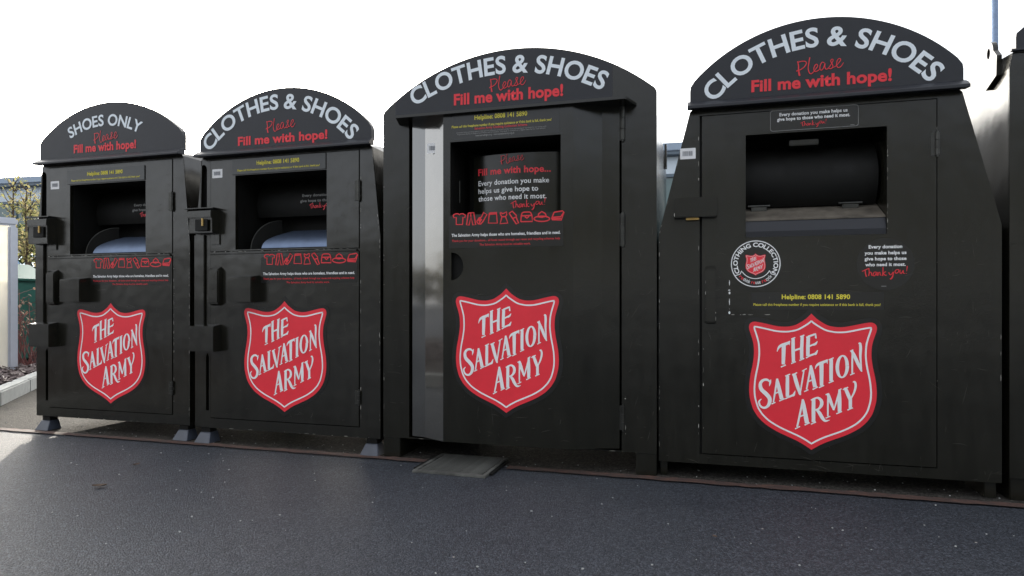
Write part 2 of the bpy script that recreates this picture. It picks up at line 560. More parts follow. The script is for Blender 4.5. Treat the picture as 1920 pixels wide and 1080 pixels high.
def chip_line(name, segs, y, parent, seed, w=0.004, dens=0.55, mat='chips'):
    """broken line of bare metal where paint has worn off an edge."""
    rnd = random.Random(seed)
    mb = MB()
    for (xa, za), (xb, zb) in segs:
        d = math.hypot(xb - xa, zb - za)
        t = 0.0
        while t < d:
            ln = rnd.uniform(0.003, 0.03)
            if rnd.random() < dens * 0.75:
                e = min(d, t + ln)
                ww = w * rnd.uniform(0.15, 0.95) ** 1.4
                p = [(xa + (xb - xa) * q / d, za + (zb - za) * q / d) for q in (t, (t + e) / 2, e)]
                j = rnd.uniform(-0.0012, 0.0012)
                ribbon(mb.bm, [(p[0][0], p[0][1], ww * 0.4), (p[1][0] + j, p[1][1] + j, ww), (p[2][0], p[2][1], ww * 0.4)], y, 0)
            t += ln + rnd.uniform(0.002, 0.03)
    o = mb.build(name, mat, parent, recalc=False)
    o['kind'] = 'stuff'
    return o

def scratches(parent, x0, x1, z0, z1, y, n, seed):
    """faint scuffs and hairline scratches in the paint."""
    rnd = random.Random(seed)
    lines = []
    for _ in range(n):
        x, z = rnd.uniform(x0, x1), rnd.uniform(z0, z1)
        a = rnd.choice((rnd.gauss(0, 0.25), rnd.gauss(1.57, 0.3)))
        l_ = rnd.uniform(0.012, 0.09) * rnd.random() + 0.008
        w = rnd.uniform(0.0005, 0.0013)
        dx, dz = math.cos(a) * l_, math.sin(a) * l_
        lines.append([(x, z, w * 0.3), (x + dx * 0.5, z + dz * 0.5 + rnd.uniform(-.004, .004), w), (x + dx, z + dz, w * 0.2)])
    o = strokes('scratches', lines, 0, 0, y, 'scuff', parent, 1.0, None, 3)
    o['kind'] = 'stuff'
    return o

# ------------------------------------------------------------------ traced print
SH = [[[-0.1456,0.1345,0.0023],[-0.1399,0.1506,0.0081],[-0.1284,0.1626,0.0128],[-0.0988,0.1748,0.0128],[-0.0914,0.1848,0.0035]],[[-0.0942,0.1798,0.0093],[-0.0925,0.1651,0.0017]],[[-0.117,0.1683,0.0174],[-0.1181,0.1203,0.0162],[-0.1193,0.0759,0.0139]],[[-0.1296,0.0634,0.0052],[-0.1079,0.0738,0.0052]],[[-0.0772,0.196,0.0139],[-0.0772,0.1457,0.0151],[-0.076,0.0875,0.0139]],[[-0.0851,0.1934,0.0052],[-0.0681,0.2011,0.0052]],[[-0.0857,0.0805,0.0052],[-0.0653,0.0902,0.0052]],[[-0.0387,0.2088,0.0128],[-0.041,0.1526,0.0145],[-0.041,0.1025,0.0139]],[[-0.0478,0.2044,0.0052],[-0.0297,0.2126,0.0052]],[[-0.0506,0.0955,0.0052],[-0.0303,0.1058,0.0052]],[[-0.0772,0.1384,0.0087],[-0.0393,0.1538,0.0087]],[[-0.0129,0.2043,0.0151],[-0.0146,0.1592,0.0157],[-0.0151,0.1165,0.0145]],[[-0.0219,0.2018,0.0058],[-0.0129,0.2062,0.0058]],[[-0.014,0.2055,0.0087],[0.0151,0.2169,0.0087]],[[0.0173,0.2218,0.0029],[0.0184,0.2012,0.0081],[0.0173,0.1987,0.0017]],[[-0.014,0.1592,0.0075],[0.0151,0.1731,0.0075]],[[0.0251,0.1855,0.0023],[0.0173,0.1732,0.0093],[0.0084,0.1645,0.0017]],[[-0.023,0.1078,0.0058],[-0.014,0.1129,0.0058]],[[-0.0151,0.1153,0.0087],[0.0151,0.1281,0.0087]],[[0.0262,0.1448,0.0023],[0.0184,0.1294,0.0104],[0.0139,0.1233,0.0046]],[[-0.1721,0.0053,0.0017],[-0.1756,-0.0097,0.0081],[-0.1791,-0.0271,0.0012]],[[-0.1733,-0.0096,0.0046],[-0.1871,0.0023,0.0104],[-0.2051,0.0005,0.0116],[-0.2179,-0.0161,0.0139],[-0.2138,-0.042,0.0174],[-0.1935,-0.0624,0.0186],[-0.1779,-0.084,0.0174],[-0.1814,-0.1114,0.0139],[-0.1976,-0.127,0.0104],[-0.2162,-0.1216,0.0093],[-0.2243,-0.1008,0.0081],[-0.2138,-0.0867,0.0029]],[[-0.1468,0.0086,0.0058],[-0.1491,-0.0162,0.0081],[-0.1617,-0.1001,0.0064]],[[-0.1698,-0.1084,0.0052],[-0.1525,-0.0997,0.0052]],[[-0.1456,0.0098,0.0081],[-0.1416,-0.0159,0.0151],[-0.1256,-0.0844,0.0168]],[[-0.1365,-0.0934,0.0052],[-0.1124,-0.0814,0.0052]],[[-0.1571,-0.0609,0.0064],[-0.133,-0.0489,0.0064]],[[-0.101,0.0254,0.0145],[-0.1016,-0.0268,0.0151],[-0.1016,-0.0729,0.0145]],[[-0.1113,0.022,0.0052],[-0.0897,0.0325,0.0052]],[[-0.1102,-0.0825,0.0058],[-0.101,-0.076,0.0058]],[[-0.1016,-0.076,0.0087],[-0.0772,-0.064,0.0093]],[[-0.0681,-0.0428,0.0017],[-0.0749,-0.0627,0.0104],[-0.0794,-0.069,0.0035]],[[-0.0738,0.0355,0.0151],[-0.0619,-0.0101,0.0162],[-0.0489,-0.0543,0.0116],[-0.0478,-0.0628,0.0035]],[[-0.0817,0.0279,0.0052],[-0.0602,0.0402,0.0052]],[[-0.0309,0.0539,0.0052],[-0.0393,-0.0002,0.007],[-0.0483,-0.0616,0.0046]],[[-0.0399,0.0469,0.0046],[-0.0196,0.0597,0.0046]],[[-0.0039,0.0741,0.0058],[-0.0062,0.0497,0.0081],[-0.0207,-0.0361,0.0064]],[[-0.0303,-0.0463,0.0052],[-0.0129,-0.0365,0.0052]],[[-0.0028,0.0754,0.0081],[0.0011,0.0499,0.0151],[0.0151,-0.0239,0.0168]],[[0.0045,-0.0352,0.0052],[0.0268,-0.0222,0.0052]],[[-0.0163,-0.0012,0.0064],[0.0084,0.0112,0.0064]],[[0.0156,0.0588,0.0017],[0.0206,0.0724,0.0075],[0.0329,0.0836,0.0116],[0.0595,0.0952,0.0116],[0.0672,0.1039,0.0029]],[[0.0645,0.0978,0.0081],[0.0661,0.0833,0.0017]],[[0.0418,0.0863,0.0174],[0.0418,0.0329,0.0162],[0.0418,-0.0168,0.0139]],[[0.0312,-0.0257,0.0052],[0.0528,-0.0146,0.0052]],[[0.0821,0.1054,0.0145],[0.0816,0.0583,0.0151],[0.0816,0.0051,0.0145]],[[0.0716,0.101,0.0052],[0.0926,0.1117,0.0052]],[[0.0716,-0.0031,0.0052],[0.0926,0.0073,0.0052]],[[0.1473,0.0782,0.0145],[0.1466,0.0904,0.0142],[0.1446,0.1015,0.0133],[0.1414,0.1106,0.0119],[0.1372,0.1172,0.0102],[0.1323,0.1207,0.0084],[0.1271,0.121,0.007],[0.1219,0.118,0.0084],[0.117,0.1119,0.0102],[0.1128,0.1031,0.0119],[0.1096,0.0923,0.0133],[0.1075,0.0801,0.0142],[0.1068,0.0675,0.0145],[0.1075,0.0552,0.0142],[0.1096,0.0441,0.0133],[0.1128,0.0349,0.0119],[0.117,0.0284,0.0102],[0.1219,0.0249,0.0084],[0.1271,0.0247,0.007],[0.1323,0.0277,0.0084],[0.1372,0.0339,0.0102],[0.1414,0.0426,0.0119],[0.1446,0.0534,0.0133],[0.1466,0.0656,0.0142],[0.1473,0.0782,0.0145]],[[0.169,0.1399,0.007],[0.1679,0.0907,0.0075],[0.1679,0.0404,0.007]],[[0.1592,0.0353,0.0046],[0.1776,0.0449,0.0046]],[[0.1592,0.1421,0.0046],[0.1722,0.1496,0.0046]],[[0.1657,0.1458,0.0104],[0.176,0.1239,0.0139],[0.1949,0.0795,0.0139],[0.2068,0.0523,0.0058]],[[0.1922,0.1763,0.0023],[0.1992,0.1788,0.0093],[0.2019,0.1573,0.0116],[0.2009,0.1155,0.0093],[0.2068,0.0523,0.0029]],[[-0.0376,-0.082,0.0058],[-0.041,-0.1102,0.0087],[-0.0602,-0.209,0.0075]],[[-0.0692,-0.2187,0.0052],[-0.0478,-0.2059,0.0052]],[[-0.0365,-0.0807,0.0081],[-0.0325,-0.1099,0.0162],[-0.0185,-0.1898,0.018]],[[-0.0286,-0.1988,0.0052],[-0.0067,-0.1867,0.0052]],[[-0.0523,-0.1627,0.0064],[-0.0241,-0.1492,0.0064]],[[0.0089,-0.0776,0.0151],[0.0084,-0.1324,0.0157],[0.0084,-0.1841,0.0151]],[[-0.0023,-0.0842,0.0058],[0.0089,-0.0776,0.0058]],[[-0.0023,-0.1938,0.0052],[0.0195,-0.1817,0.0052]],[[0.0056,-0.079,0.007],[0.0262,-0.0721,0.0093],[0.0407,-0.0836,0.0139],[0.0418,-0.1036,0.0139],[0.0295,-0.1223,0.0087],[0.0084,-0.13,0.0064]],[[0.0206,-0.1246,0.0093],[0.0334,-0.1404,0.0151],[0.0445,-0.1611,0.0151],[0.0573,-0.175,0.0104],[0.0761,-0.1704,0.0017]],[[0.0694,-0.057,0.007],[0.0683,-0.1055,0.0075],[0.0683,-0.1539,0.0064]],[[0.0589,-0.1634,0.0046],[0.0783,-0.1528,0.0046]],[[0.0584,-0.0574,0.0046],[0.0722,-0.0496,0.0046]],[[0.0683,-0.0522,0.0128],[0.0777,-0.0809,0.0151],[0.0926,-0.1237,0.0081]],[[0.1178,-0.031,0.007],[0.1052,-0.0797,0.0075],[0.0926,-0.1255,0.0052]],[[0.1162,-0.0311,0.0104],[0.1162,-0.0853,0.0162],[0.1162,-0.1323,0.0145]],[[0.103,-0.1413,0.0052],[0.1265,-0.1294,0.0052]],[[0.1134,-0.0336,0.0046],[0.1244,-0.0272,0.0046]],[[0.1391,-0.0218,0.0139],[0.1516,-0.0538,0.0157],[0.1603,-0.0774,0.0128]],[[0.1298,-0.0318,0.0052],[0.1516,-0.019,0.0052]],[[0.1603,-0.0684,0.0139],[0.1603,-0.1164,0.0133]],[[0.1483,-0.1224,0.0052],[0.1711,-0.1111,0.0052]],[[0.1614,-0.0726,0.0058],[0.176,-0.0408,0.0081],[0.182,-0.0107,0.0099],[0.1776,0.0059,0.0081],[0.1701,0.0033,0.0029]]]
HS = [[0.0,0.3105],[0.0139,0.2959],[0.0289,0.282],[0.0638,0.2595],[0.0888,0.2522],[0.1082,0.2498],[0.1332,0.2504],[0.1554,0.254],[0.2026,0.265],[0.2331,0.271],[0.247,0.2716],[0.2581,0.2674],[0.2653,0.2589],[0.2676,0.2455],[0.2653,0.2304],[0.2587,0.2091],[0.2526,0.1879],[0.2476,0.1636],[0.2459,0.1272],[0.2481,0.0968],[0.2526,0.0665],[0.2587,0.0361],[0.2637,0.0058],[0.2664,-0.0246],[0.267,-0.0489],[0.2637,-0.0853],[0.2526,-0.1278],[0.2426,-0.149],[0.2287,-0.1703],[0.2109,-0.1897],[0.1915,-0.2067],[0.161,-0.2261],[0.1304,-0.2419],[0.0722,-0.2674],[0.0527,-0.2771],[0.0344,-0.2874],[0.0167,-0.299],[0.0,-0.3105]]
PLEASE = [[[-0.0945,0.0485,0.0045],[-0.0906,0.0274,0.0045],[-0.0906,0.006,0.0062],[-0.086,-0.0187,0.0076]],[[-0.0959,0.043,0.0034],[-0.08,0.0467,0.0038],[-0.0643,0.0455,0.0038],[-0.0577,0.0367,0.0038],[-0.0653,0.0214,0.0038],[-0.08,0.0104,0.0038],[-0.0998,0.0034,0.0052]],[[-0.0433,0.0612,0.0041],[-0.0473,0.0374,0.0038],[-0.0502,0.0128,0.0038],[-0.0463,-0.0061,0.0041],[-0.0391,-0.0139,0.0041],[-0.0303,-0.009,0.0034],[-0.0196,0.0045,0.0034],[-0.0108,0.0189,0.0034],[-0.0157,0.0271,0.0034],[-0.0238,0.0191,0.0034],[-0.0267,0.0034,0.0034],[-0.0205,-0.0064,0.0038],[-0.0066,-0.0007,0.0034],[-0.0001,0.0079,0.0028]],[[0.0171,0.0303,0.0034],[0.008,0.034,0.0034],[-0.0001,0.0203,0.0038],[-0.0011,0.0037,0.0038],[0.0054,-0.0018,0.0034],[0.0138,0.0083,0.0034],[0.0196,0.0279,0.0034],[0.0187,0.0114,0.0034],[0.0242,0.0002,0.0034],[0.0332,0.0047,0.0031],[0.0441,0.0194,0.0031],[0.0531,0.0379,0.0031],[0.0483,0.0433,0.0031],[0.0428,0.0347,0.0034],[0.0493,0.0207,0.0034],[0.0518,0.0081,0.0034],[0.0441,0.0008,0.0041],[0.0345,0.0031,0.0034]],[[0.0525,0.0056,0.0028],[0.0659,0.0127,0.0031],[0.0835,0.0349,0.0034],[0.0793,0.0437,0.0034],[0.0707,0.0362,0.0034],[0.0666,0.0172,0.0034],[0.073,0.0036,0.0038],[0.0845,0.0067,0.0034],[0.0959,0.0238,0.0024]]]
THANK = [[[-0.0929,0.0213,0.0032],[-0.079,0.0288,0.0038],[-0.0651,0.0348,0.0032]],[[-0.0804,0.0273,0.0044],[-0.0793,0.0118,0.0044],[-0.0754,-0.0018,0.005]],[[-0.0659,0.0364,0.0038],[-0.0643,0.0178,0.0038],[-0.0665,0.0012,0.0044],[-0.0643,0.011,0.0028],[-0.0593,0.0184,0.0032],[-0.0554,0.0131,0.0038],[-0.054,0.0035,0.0035],[-0.0493,0.0053,0.0025]],[[-0.0366,0.0188,0.0032],[-0.0449,0.017,0.0035],[-0.0487,0.0059,0.0038],[-0.0432,0.001,0.0035],[-0.0377,0.0108,0.0032],[-0.0363,0.0187,0.0032],[-0.0358,0.0058,0.0035],[-0.0311,0.0033,0.0028]],[[-0.0305,0.0181,0.0035],[-0.0297,0.0014,0.0038],[-0.0278,0.0128,0.0028],[-0.0223,0.0174,0.0032],[-0.0201,0.005,0.0038],[-0.0157,0.0044,0.0025]],[[-0.0091,0.0393,0.0038],[-0.0096,0.0203,0.0041],[-0.0107,0.0006,0.0044]],[[0.0019,0.0201,0.0035],[-0.0074,0.0116,0.0035],[0.0008,0.003,0.0041],[0.0057,0.0054,0.0025]],[[0.0134,0.0169,0.0035],[0.0172,0.0071,0.0038],[0.0232,0.0064,0.0035],[0.0311,0.0179,0.0035],[0.0298,0.003,0.005],[0.0249,-0.0092,0.006],[0.0178,-0.0138,0.0054]],[[0.0428,0.0276,0.0035],[0.0379,0.0191,0.0038],[0.0428,0.0117,0.0038],[0.0521,0.0189,0.0035],[0.0515,0.0281,0.0035],[0.0423,0.027,0.0032]],[[0.0586,0.0274,0.0032],[0.057,0.0158,0.0035],[0.0624,0.0103,0.0035],[0.07,0.0248,0.0032],[0.0705,0.0126,0.0035],[0.077,0.0107,0.0025]],[[0.0862,0.0435,0.0038],[0.0835,0.0207,0.0022]],[[0.0824,0.0119,0.0038],[0.0826,0.0094,0.0038]]]
ICONS = [[[-0.294,0.046],[-0.2794,0.0523],[-0.2673,0.0519],[-0.2601,0.0462],[-0.2529,0.0514],[-0.2408,0.0509],[-0.2278,0.0437],[-0.2312,0.0303],[-0.2408,0.0337],[-0.2432,-0.0033],[-0.277,-0.0023],[-0.277,0.0341],[-0.2891,0.0322],[-0.294,0.046]],[[-0.212,0.0535],[-0.1833,0.0543],[-0.1729,-0.0068],[-0.1881,-0.0072],[-0.1977,0.0336],[-0.2086,-0.008],[-0.2216,-0.0062],[-0.212,0.0535]],[[-0.2,0.0531],[-0.1986,0.0337]],[[-0.143,0.0295],[-0.1311,0.0538],[-0.1137,0.042],[-0.1335,0.009],[-0.1467,-0.0045],[-0.1595,-0.0023],[-0.1667,0.0097],[-0.1548,0.0277],[-0.143,0.0295]],[[-0.161,0.0212],[-0.1515,0.0083]],[[-0.1572,0.0255],[-0.1458,0.0108]],[[-0.1515,0.0271],[-0.1401,0.0142]],[[-0.1477,0.0108],[-0.1534,0.0002]],[[-0.1005,0.0496],[-0.0639,0.0514],[-0.0593,-0.0022],[-0.1061,-0.0008],[-0.1005,0.0496]],[[-0.1005,0.0433],[-0.0639,0.0447]],[[-0.0434,0.0507],[-0.0304,0.0435],[-0.0109,0.0517],[-0.0109,0.0362],[-0.0165,0.0288],[-0.0049,-0.0039],[-0.0444,-0.0058],[-0.0351,0.0281],[-0.042,0.0386],[-0.0434,0.0507]],[[-0.0351,0.0281],[-0.0165,0.0288]],[[0.002,0.0446],[0.0182,0.0542],[0.0389,0.0323],[0.0389,0.0212],[0.0503,-0.0057],[0.0389,-0.0097],[0.0182,0.0206],[0.002,0.0446]],[[0.0205,0.0187],[0.0389,0.0243]],[[0.0618,0.0006],[0.0641,0.0292],[0.0686,0.0436],[0.0777,0.0468],[0.105,0.0467],[0.1128,0.0429],[0.1186,0.0295],[0.1209,-0.0004],[0.0618,0.0006]],[[0.0641,0.0292],[0.1186,0.0295]],[[0.0823,0.0255],[0.0928,0.0163],[0.1037,0.0256]],[[0.2076,0.0099],[0.2046,0.015],[0.1961,0.0195],[0.1833,0.0228],[0.1682,0.0243],[0.1531,0.0238],[0.1402,0.0214],[0.1316,0.0174],[0.1286,0.0125],[0.1316,0.0074],[0.1402,0.0028],[0.1531,-0.0004],[0.1682,-0.0019],[0.1833,-0.0014],[0.1961,0.001],[0.2046,0.005],[0.2076,0.0099]],[[0.148,0.0206],[0.1525,0.0362],[0.1682,0.0466],[0.1848,0.0368],[0.1911,0.0218]],[[0.148,0.0224],[0.1682,0.0182],[0.1911,0.0235]],[[0.2294,0.0409],[0.2706,0.046],[0.2781,0.0392],[0.2648,0.0019],[0.2196,0.0052],[0.2174,0.0109],[0.2294,0.0409]],[[0.2196,0.0165],[0.2622,0.0181],[0.2763,0.038]],[[0.2196,0.0104],[0.2631,0.0098]]]

def shield_outline(scale=1.0, inset=0.0):
    right = smooth_line(HS, 3)
    loop = [(x * scale, z * scale) for x, z in right] + [(-x * scale, z * scale) for x, z in right[-2:0:-1]]
    if inset:
        k = len(loop); res = []
        for i in range(k):
            a, b, c = loop[i - 1], loop[i], loop[(i + 1) % k]
            d1 = Vector((b[0] - a[0], b[1] - a[1])).normalized(); d2 = Vector((c[0] - b[0], c[1] - b[1])).normalized()
            n1 = Vector((d1.y, -d1.x)); n2 = Vector((d2.y, -d2.x))
            nn = (n1 + n2)
            nn = nn / max(0.35, nn.length_squared) * 2
            # outline runs clockwise, so the right-hand normal points inwards
            res.append((b[0] + nn.x * inset, b[1] + nn.y * inset))
        rim = loop
        loop = [p for p in res if min(math.hypot(p[0] - q[0], p[1] - q[1]) for q in rim) > abs(inset) * 0.97]
    return loop

def flat(name, outline, y, mat, parent, thick=0.0006):
    return MB().plate(outline, [], y, y + thick).build(name, mat, parent)

def shield(parent, x, z, y, scale=1.0, halo=True, detail=True):
    root = None
    if halo:
        root = flat('shield_emblem', [(x + a, z + b) for a, b in shield_outline(scale, -0.021 * scale)], y - 0.0008, 'vinyl_gloss', parent)
    red = flat('red_shield', [(x + a, z + b) for a, b in shield_outline(scale)], y - 0.0016, 'shield_red', root or parent)
    holder = root or red
    lw = 0.0074 * scale
    ins = shield_outline(scale, 0.0232 * scale)
    top = max(range(len(ins)), key=lambda i: ins[i][1])
    ins = ins[top:] + ins[:top]
    ins = [(0.0, max(p[1] for p in ins) + 0.002 * scale)] + ins + [(0.0, max(p[1] for p in ins) + 0.002 * scale)]
    mb = MB()
    ribbon(mb.bm, [(x + a, z + b, lw) for a, b in ins], y - 0.0024, 0, 0.0)
    mb.build('white_line', 'white', holder, recalc=False)
    strokes('lettering', SH, x, z, y - 0.0024, 'white', holder, scale)
    return holder

def icons_panel(parent, x0, x1, z0, z1, y):
    """black vinyl with the nine red outline drawings and three lines of print."""
    p = flat('notice_sticker', round_rect(x0, x1, z0, z1, 0.008), y - 0.0008, 'vinyl_gloss', parent)
    xc = (x0 + x1) / 2
    w = x1 - x0
    f = (w - 0.03) / 0.563
    strokes('clothing_icons', ICONS, xc + 0.021 * f, z1 - 0.040, y - 0.0016, 'red', p, f, 0.0062, 0)
    lettering('lettering', [('The Salvation Army helps those who are homeless, friendless and in need.', xc, z1 - 0.105, w - 0.03, 0.0155)], y - 0.0016, 'white', p)
    lettering('small_print', [('Thank you for your donations... all funds raised through our reuse and recycling schemes help', xc, z1 - 0.131, w - 0.034, 0.0105),
                              ('The Salvation Army fund its valuable work.', xc, z1 - 0.153, (w - 0.03) * 0.47, 0.0105)], y - 0.0016, 'red', p, 0.008)
    return p

def barcode(parent, x, z, y, seed):
    lab = flat('barcode_label', round_rect(x - 0.036, x + 0.036, z - 0.026, z + 0.026, 0.003), y - 0.0008, 'label', parent)
    rnd = random.Random(seed)
    mb = MB(); t = -0.024
    while t < 0.022:
        wv = rnd.choice((0.0012, 0.002, 0.003))
        mb.poly([(x + t, y - 0.0014, z - 0.011), (x + t + wv, y - 0.0014, z - 0.011), (x + t + wv, y - 0.0014, z + 0.012), (x + t, y - 0.0014, z + 0.012)])
        t += wv + rnd.choice((0.0012, 0.0018))
    mb.build('barcode', 'bars', lab, recalc=False)

def hinge(parent, x, z, y, h=0.11, r=0.009):
    mb = MB()
    k = 3
    for i in range(k):
        za = z - h / 2 + h * i / k + 0.0015; zb = z - h / 2 + h * (i + 1) / k - 0.0015
        mb.cyl((x, y - r * 0.6, za), (x, y - r * 0.6, zb), r, None, 12)
    mb.cyl((x, y - r * 0.6, z - h / 2 - 0.006), (x, y - r * 0.6, z + h / 2 + 0.006), r * 0.55, None, 8)
    mb.box(x - 0.026, x - r * 0.7, y - 0.004, y + 0.001, z - h / 2, z + h / 2, 0.001)
    return mb.build('hinge', 'hinge', parent)

def lid_box(parent, name, x0, x1, z0, z1, d, mat='paint_old', chips=None):
    """steel lock housing standing off the door, its top face sloping forward."""
    mb = MB()
    mb.prism([(0.0, z0), (0.0, z1 + 0.012), (-d, z1), (-d, z0)], 'x', x0, x1)
    bmesh.ops.bevel(mb.bm, geom=mb.bm.edges[:], offset=0.004, segments=2, affect='EDGES')
    o = mb.build(name, mat, parent)
    return o

def sign_text(parent, kind, y, cx_, arc, please_x, please_z, fill, a, narrow=1.0, scale=1.0):
    arc_lettering('lettering', kind, arc[0], arc[1], arc[2], a[0], a[1], arc[3], y, 'silver', parent, 0.024, narrow=narrow)
    strokes('handwriting', PLEASE, please_x, please_z, y, 'red', parent, scale)
    lettering('slogan', [('Fill me with hope!',) + fill], y, 'red', parent, 0.034)

def helpline(parent, x, z, y, w1, w2, c1=0.0235, dz=0.030, c2=0.0115):
    lettering('helpline_number', [('Helpline: 0808 141 5890', x, z, w1, c1)], y, 'yellow', parent, 0.026)
    lettering('helpline_note', [('Please call this freephone number if you require assistance or if this bank is full, thank you!', x, z - dz, w2, c2)], y, 'yellow', parent, 0.008)

def shell(parent, sections, mat, front_outline, front_holes):
    """hollow steel body: sections = [(y, outline)], same point count, plus a front sheet with openings."""
    mb = MB()
    rings = [[mb.bm.verts.new((x, y, z)) for x, z in ol] for y, ol in sections]
    for a, b in zip(rings, rings[1:]):
        k = len(a)
        for i in range(k):
            j = (i + 1) % k
            mb.bm.faces.new((a[i], a[j], b[j], b[i]))
    mb.bm.faces.new(rings[-1])
    mb.plate(front_outline, front_holes, 0.0, 0.012)
    return mb.build('body', mat, parent)

def roofline(y):
    return 0.035 * math.sin(min(1.0, y / 0.7) * math.pi / 2 * 1.2) - 0.16 * max(0.0, (y - 0.35)) ** 1.6

DEPTH = 1.15
YS = [0.0, 0.15, 0.3, 0.45, 0.6, 0.75, 0.9, 1.05, DEPTH]

def tapered(w_low, w_top, zb, zs, zt):
    def ol(y):
        t = zt + (roofline(y) if y > 0 else 0.0)
        return [(-w_low, zb), (w_low, zb), (w_low, zs), (w_top, zt - 0.02), (w_top - 0.02, t), (-w_top + 0.02, t), (-w_top, zt - 0.02), (-w_low, zs)]
    return ol

def sign_board(parent, w, z0, z1, zt, y0, y1, mat='vinyl'):
    """signboard: straight cheeks from z0 to z1, then one arc rising to zt."""
    rise = zt - z1
    rad = (w * w + rise * rise) / (2 * rise)
    cz_ = zt - rad
    a = math.degrees(math.atan2(w, z1 - cz_))
    pts = [(-w + 0.004, z0), (w - 0.004, z0), (w, z0 + 0.004)]
    arc = [(rad * math.sin(R(t)), cz_ + rad * math.cos(R(t))) for t in [a - 2 * a * i / 40 for i in range(41)]]
    # soften the two shoulder corners
    pts += [(w, z1 - 0.025), (w - 0.003, z1 - 0.004)] + arc[1:-1] + [(-w + 0.003, z1 - 0.004), (-w, z1 - 0.025), (-w, z0 + 0.004)]
    mb = MB().prism(pts, 'y', y0, y1)
    return mb.build('signboard', mat, parent)

def drip_ledge(parent, w, z0, prof):
    mb = MB().prism(prof, 'x', -w, w)
    bmesh.ops.bevel(mb.bm, geom=mb.bm.edges[:], offset=0.002, segments=1, affect='EDGES')
    return mb.build('drip_ledge', 'vinyl', parent)

# ================================================================== setting
def sheet(name, pts, z, mat, kind='structure'):
    mb = MB()
    mb.poly([(x, y, z) for x, y in pts])
    o = mb.build(name, mat)
    o['kind'] = kind
    return o

g = MB()
N = 8
for i in range(N):
    for j in range(N):
        x0, x1 = -200 + 400 * i / N, -200 + 400 * (i + 1) / N
        y0, y1 = -200 + 400 * j / N, -200 + 400 * (j + 1) / N
        g.poly([(x0, y0, 0), (x1, y0, 0), (x1, y1, 0), (x0, y1, 0)])
bmesh.ops.remove_doubles(g.bm, verts=g.bm.verts[:], dist=0.001)
go = g.build('ground', 'asphalt'); go['kind'] = 'structure'
go['label'] = 'dark asphalt car park surface'

YAW = R(16.2)
DX = Vector((math.cos(YAW), -math.sin(YAW), 0)); DY = Vector((math.sin(YAW), math.cos(YAW), 0))
# joint between old and new asphalt runs along the row, a little in front of the feet
J0 = Vector((-3.382, 4.235, 0)) - DX * 3.0
def along(u, v, z=0.0):
    p = J0 + DX * u + DY * v
    return (p.x, p.y, z)
hs = MB()
hs.poly([along(0, 0.03, 0.004), along(12.5, 0.03, 0.004), along(12.5, 1.9, 0.004), along(0, 1.9, 0.004)])
ho = hs.build('bin_hardstanding', 'old_asphalt'); ho['kind'] = 'structure'
rs = MB()
rnd = random.Random(3)
prev = None
GRATE_U = (Vector((-0.463, 3.178, 0)) - J0).dot(DX)
for i in range(251):
    u = 12.5 * i / 250
    a = rs.bm.verts.new(along(u, -0.032 + rnd.uniform(-0.006, 0.006), 0.008))
    b = rs.bm.verts.new(along(u, 0.028 + rnd.uniform(-0.010, 0.010), 0.008))
    if prev and not (GRATE_U - 0.03 < u < GRATE_U + 0.43):
        rs.bm.faces.new((prev[0], a, b, prev[1]))
    prev = (a, b)
ro = rs.build('edging_strip', 'rust'); ro['kind'] = 'structure'

# ---- drain grate
gr = thing('drain_grate', 'ribbed cast iron drain cover set in the asphalt under the middle bank', 'drain cover', tuple(Vector((-0.258, 3.30, 0.009))), -R(17))
gr.location.z = 0.0065
GW, GD = 0.385, 0.375
fr = MB()
for x0, x1, y0, y1 in ((-GW / 2, GW / 2, -GD / 2, -GD / 2 + 0.022), (-GW / 2, GW / 2, GD / 2 - 0.022, GD / 2), (-GW / 2, -GW / 2 + 0.022, -GD / 2 + 0.022, GD / 2 - 0.022), (GW / 2 - 0.022, GW / 2, -GD / 2 + 0.022, GD / 2 - 0.022)):
    fr.box(x0, x1, y0, y1, -0.006, 0.006, 0.002)
fr.build('frame', 'iron', gr)
MB().box(-GW / 2 + 0.02, GW / 2 - 0.02, -GD / 2 + 0.02, GD / 2 - 0.02, -0.006, -0.0015).build('pit_floor', 'dark_paint', gr)
bar_me = None
for i in range(13):
    yb = -GD / 2 + 0.036 + i * 0.0253
    if bar_me is None:
        b = MB().box(-GW / 2 + 0.026, GW / 2 - 0.026, -0.0052, 0.0052, -0.0010, 0.0045, 0.0015).build('bar', 'iron', gr); bar_me = b.data
    else:
        b = bpy.data.objects.new('bar', bar_me); COL.objects.link(b); b.parent = gr
    b.location = (0, yb, 0)
for sx in (-1, 1):
    MB().box(sx * (GW / 2 + 0.006) - 0.012, sx * (GW / 2 + 0.006) + 0.012, -0.13, 0.13, -0.004, 0.004, 0.002).build('side_lug', 'dark_paint', gr)

# ================================================================== the banks
ROW = 'black donation banks standing in a row'
FR = {1: ((-2.501, 4.038), 16.2), 2: ((-1.298, 3.664), 16.4), 3: ((-0.001, 3.290), 15.8), 4: ((1.403, 2.913), 15.6)}
def frame(k, c):
    (mx, my), yaw = FR[k]
    return (mx + math.cos(R(yaw)) * c, my - math.sin(R(yaw)) * c, 0.0), -R(yaw)

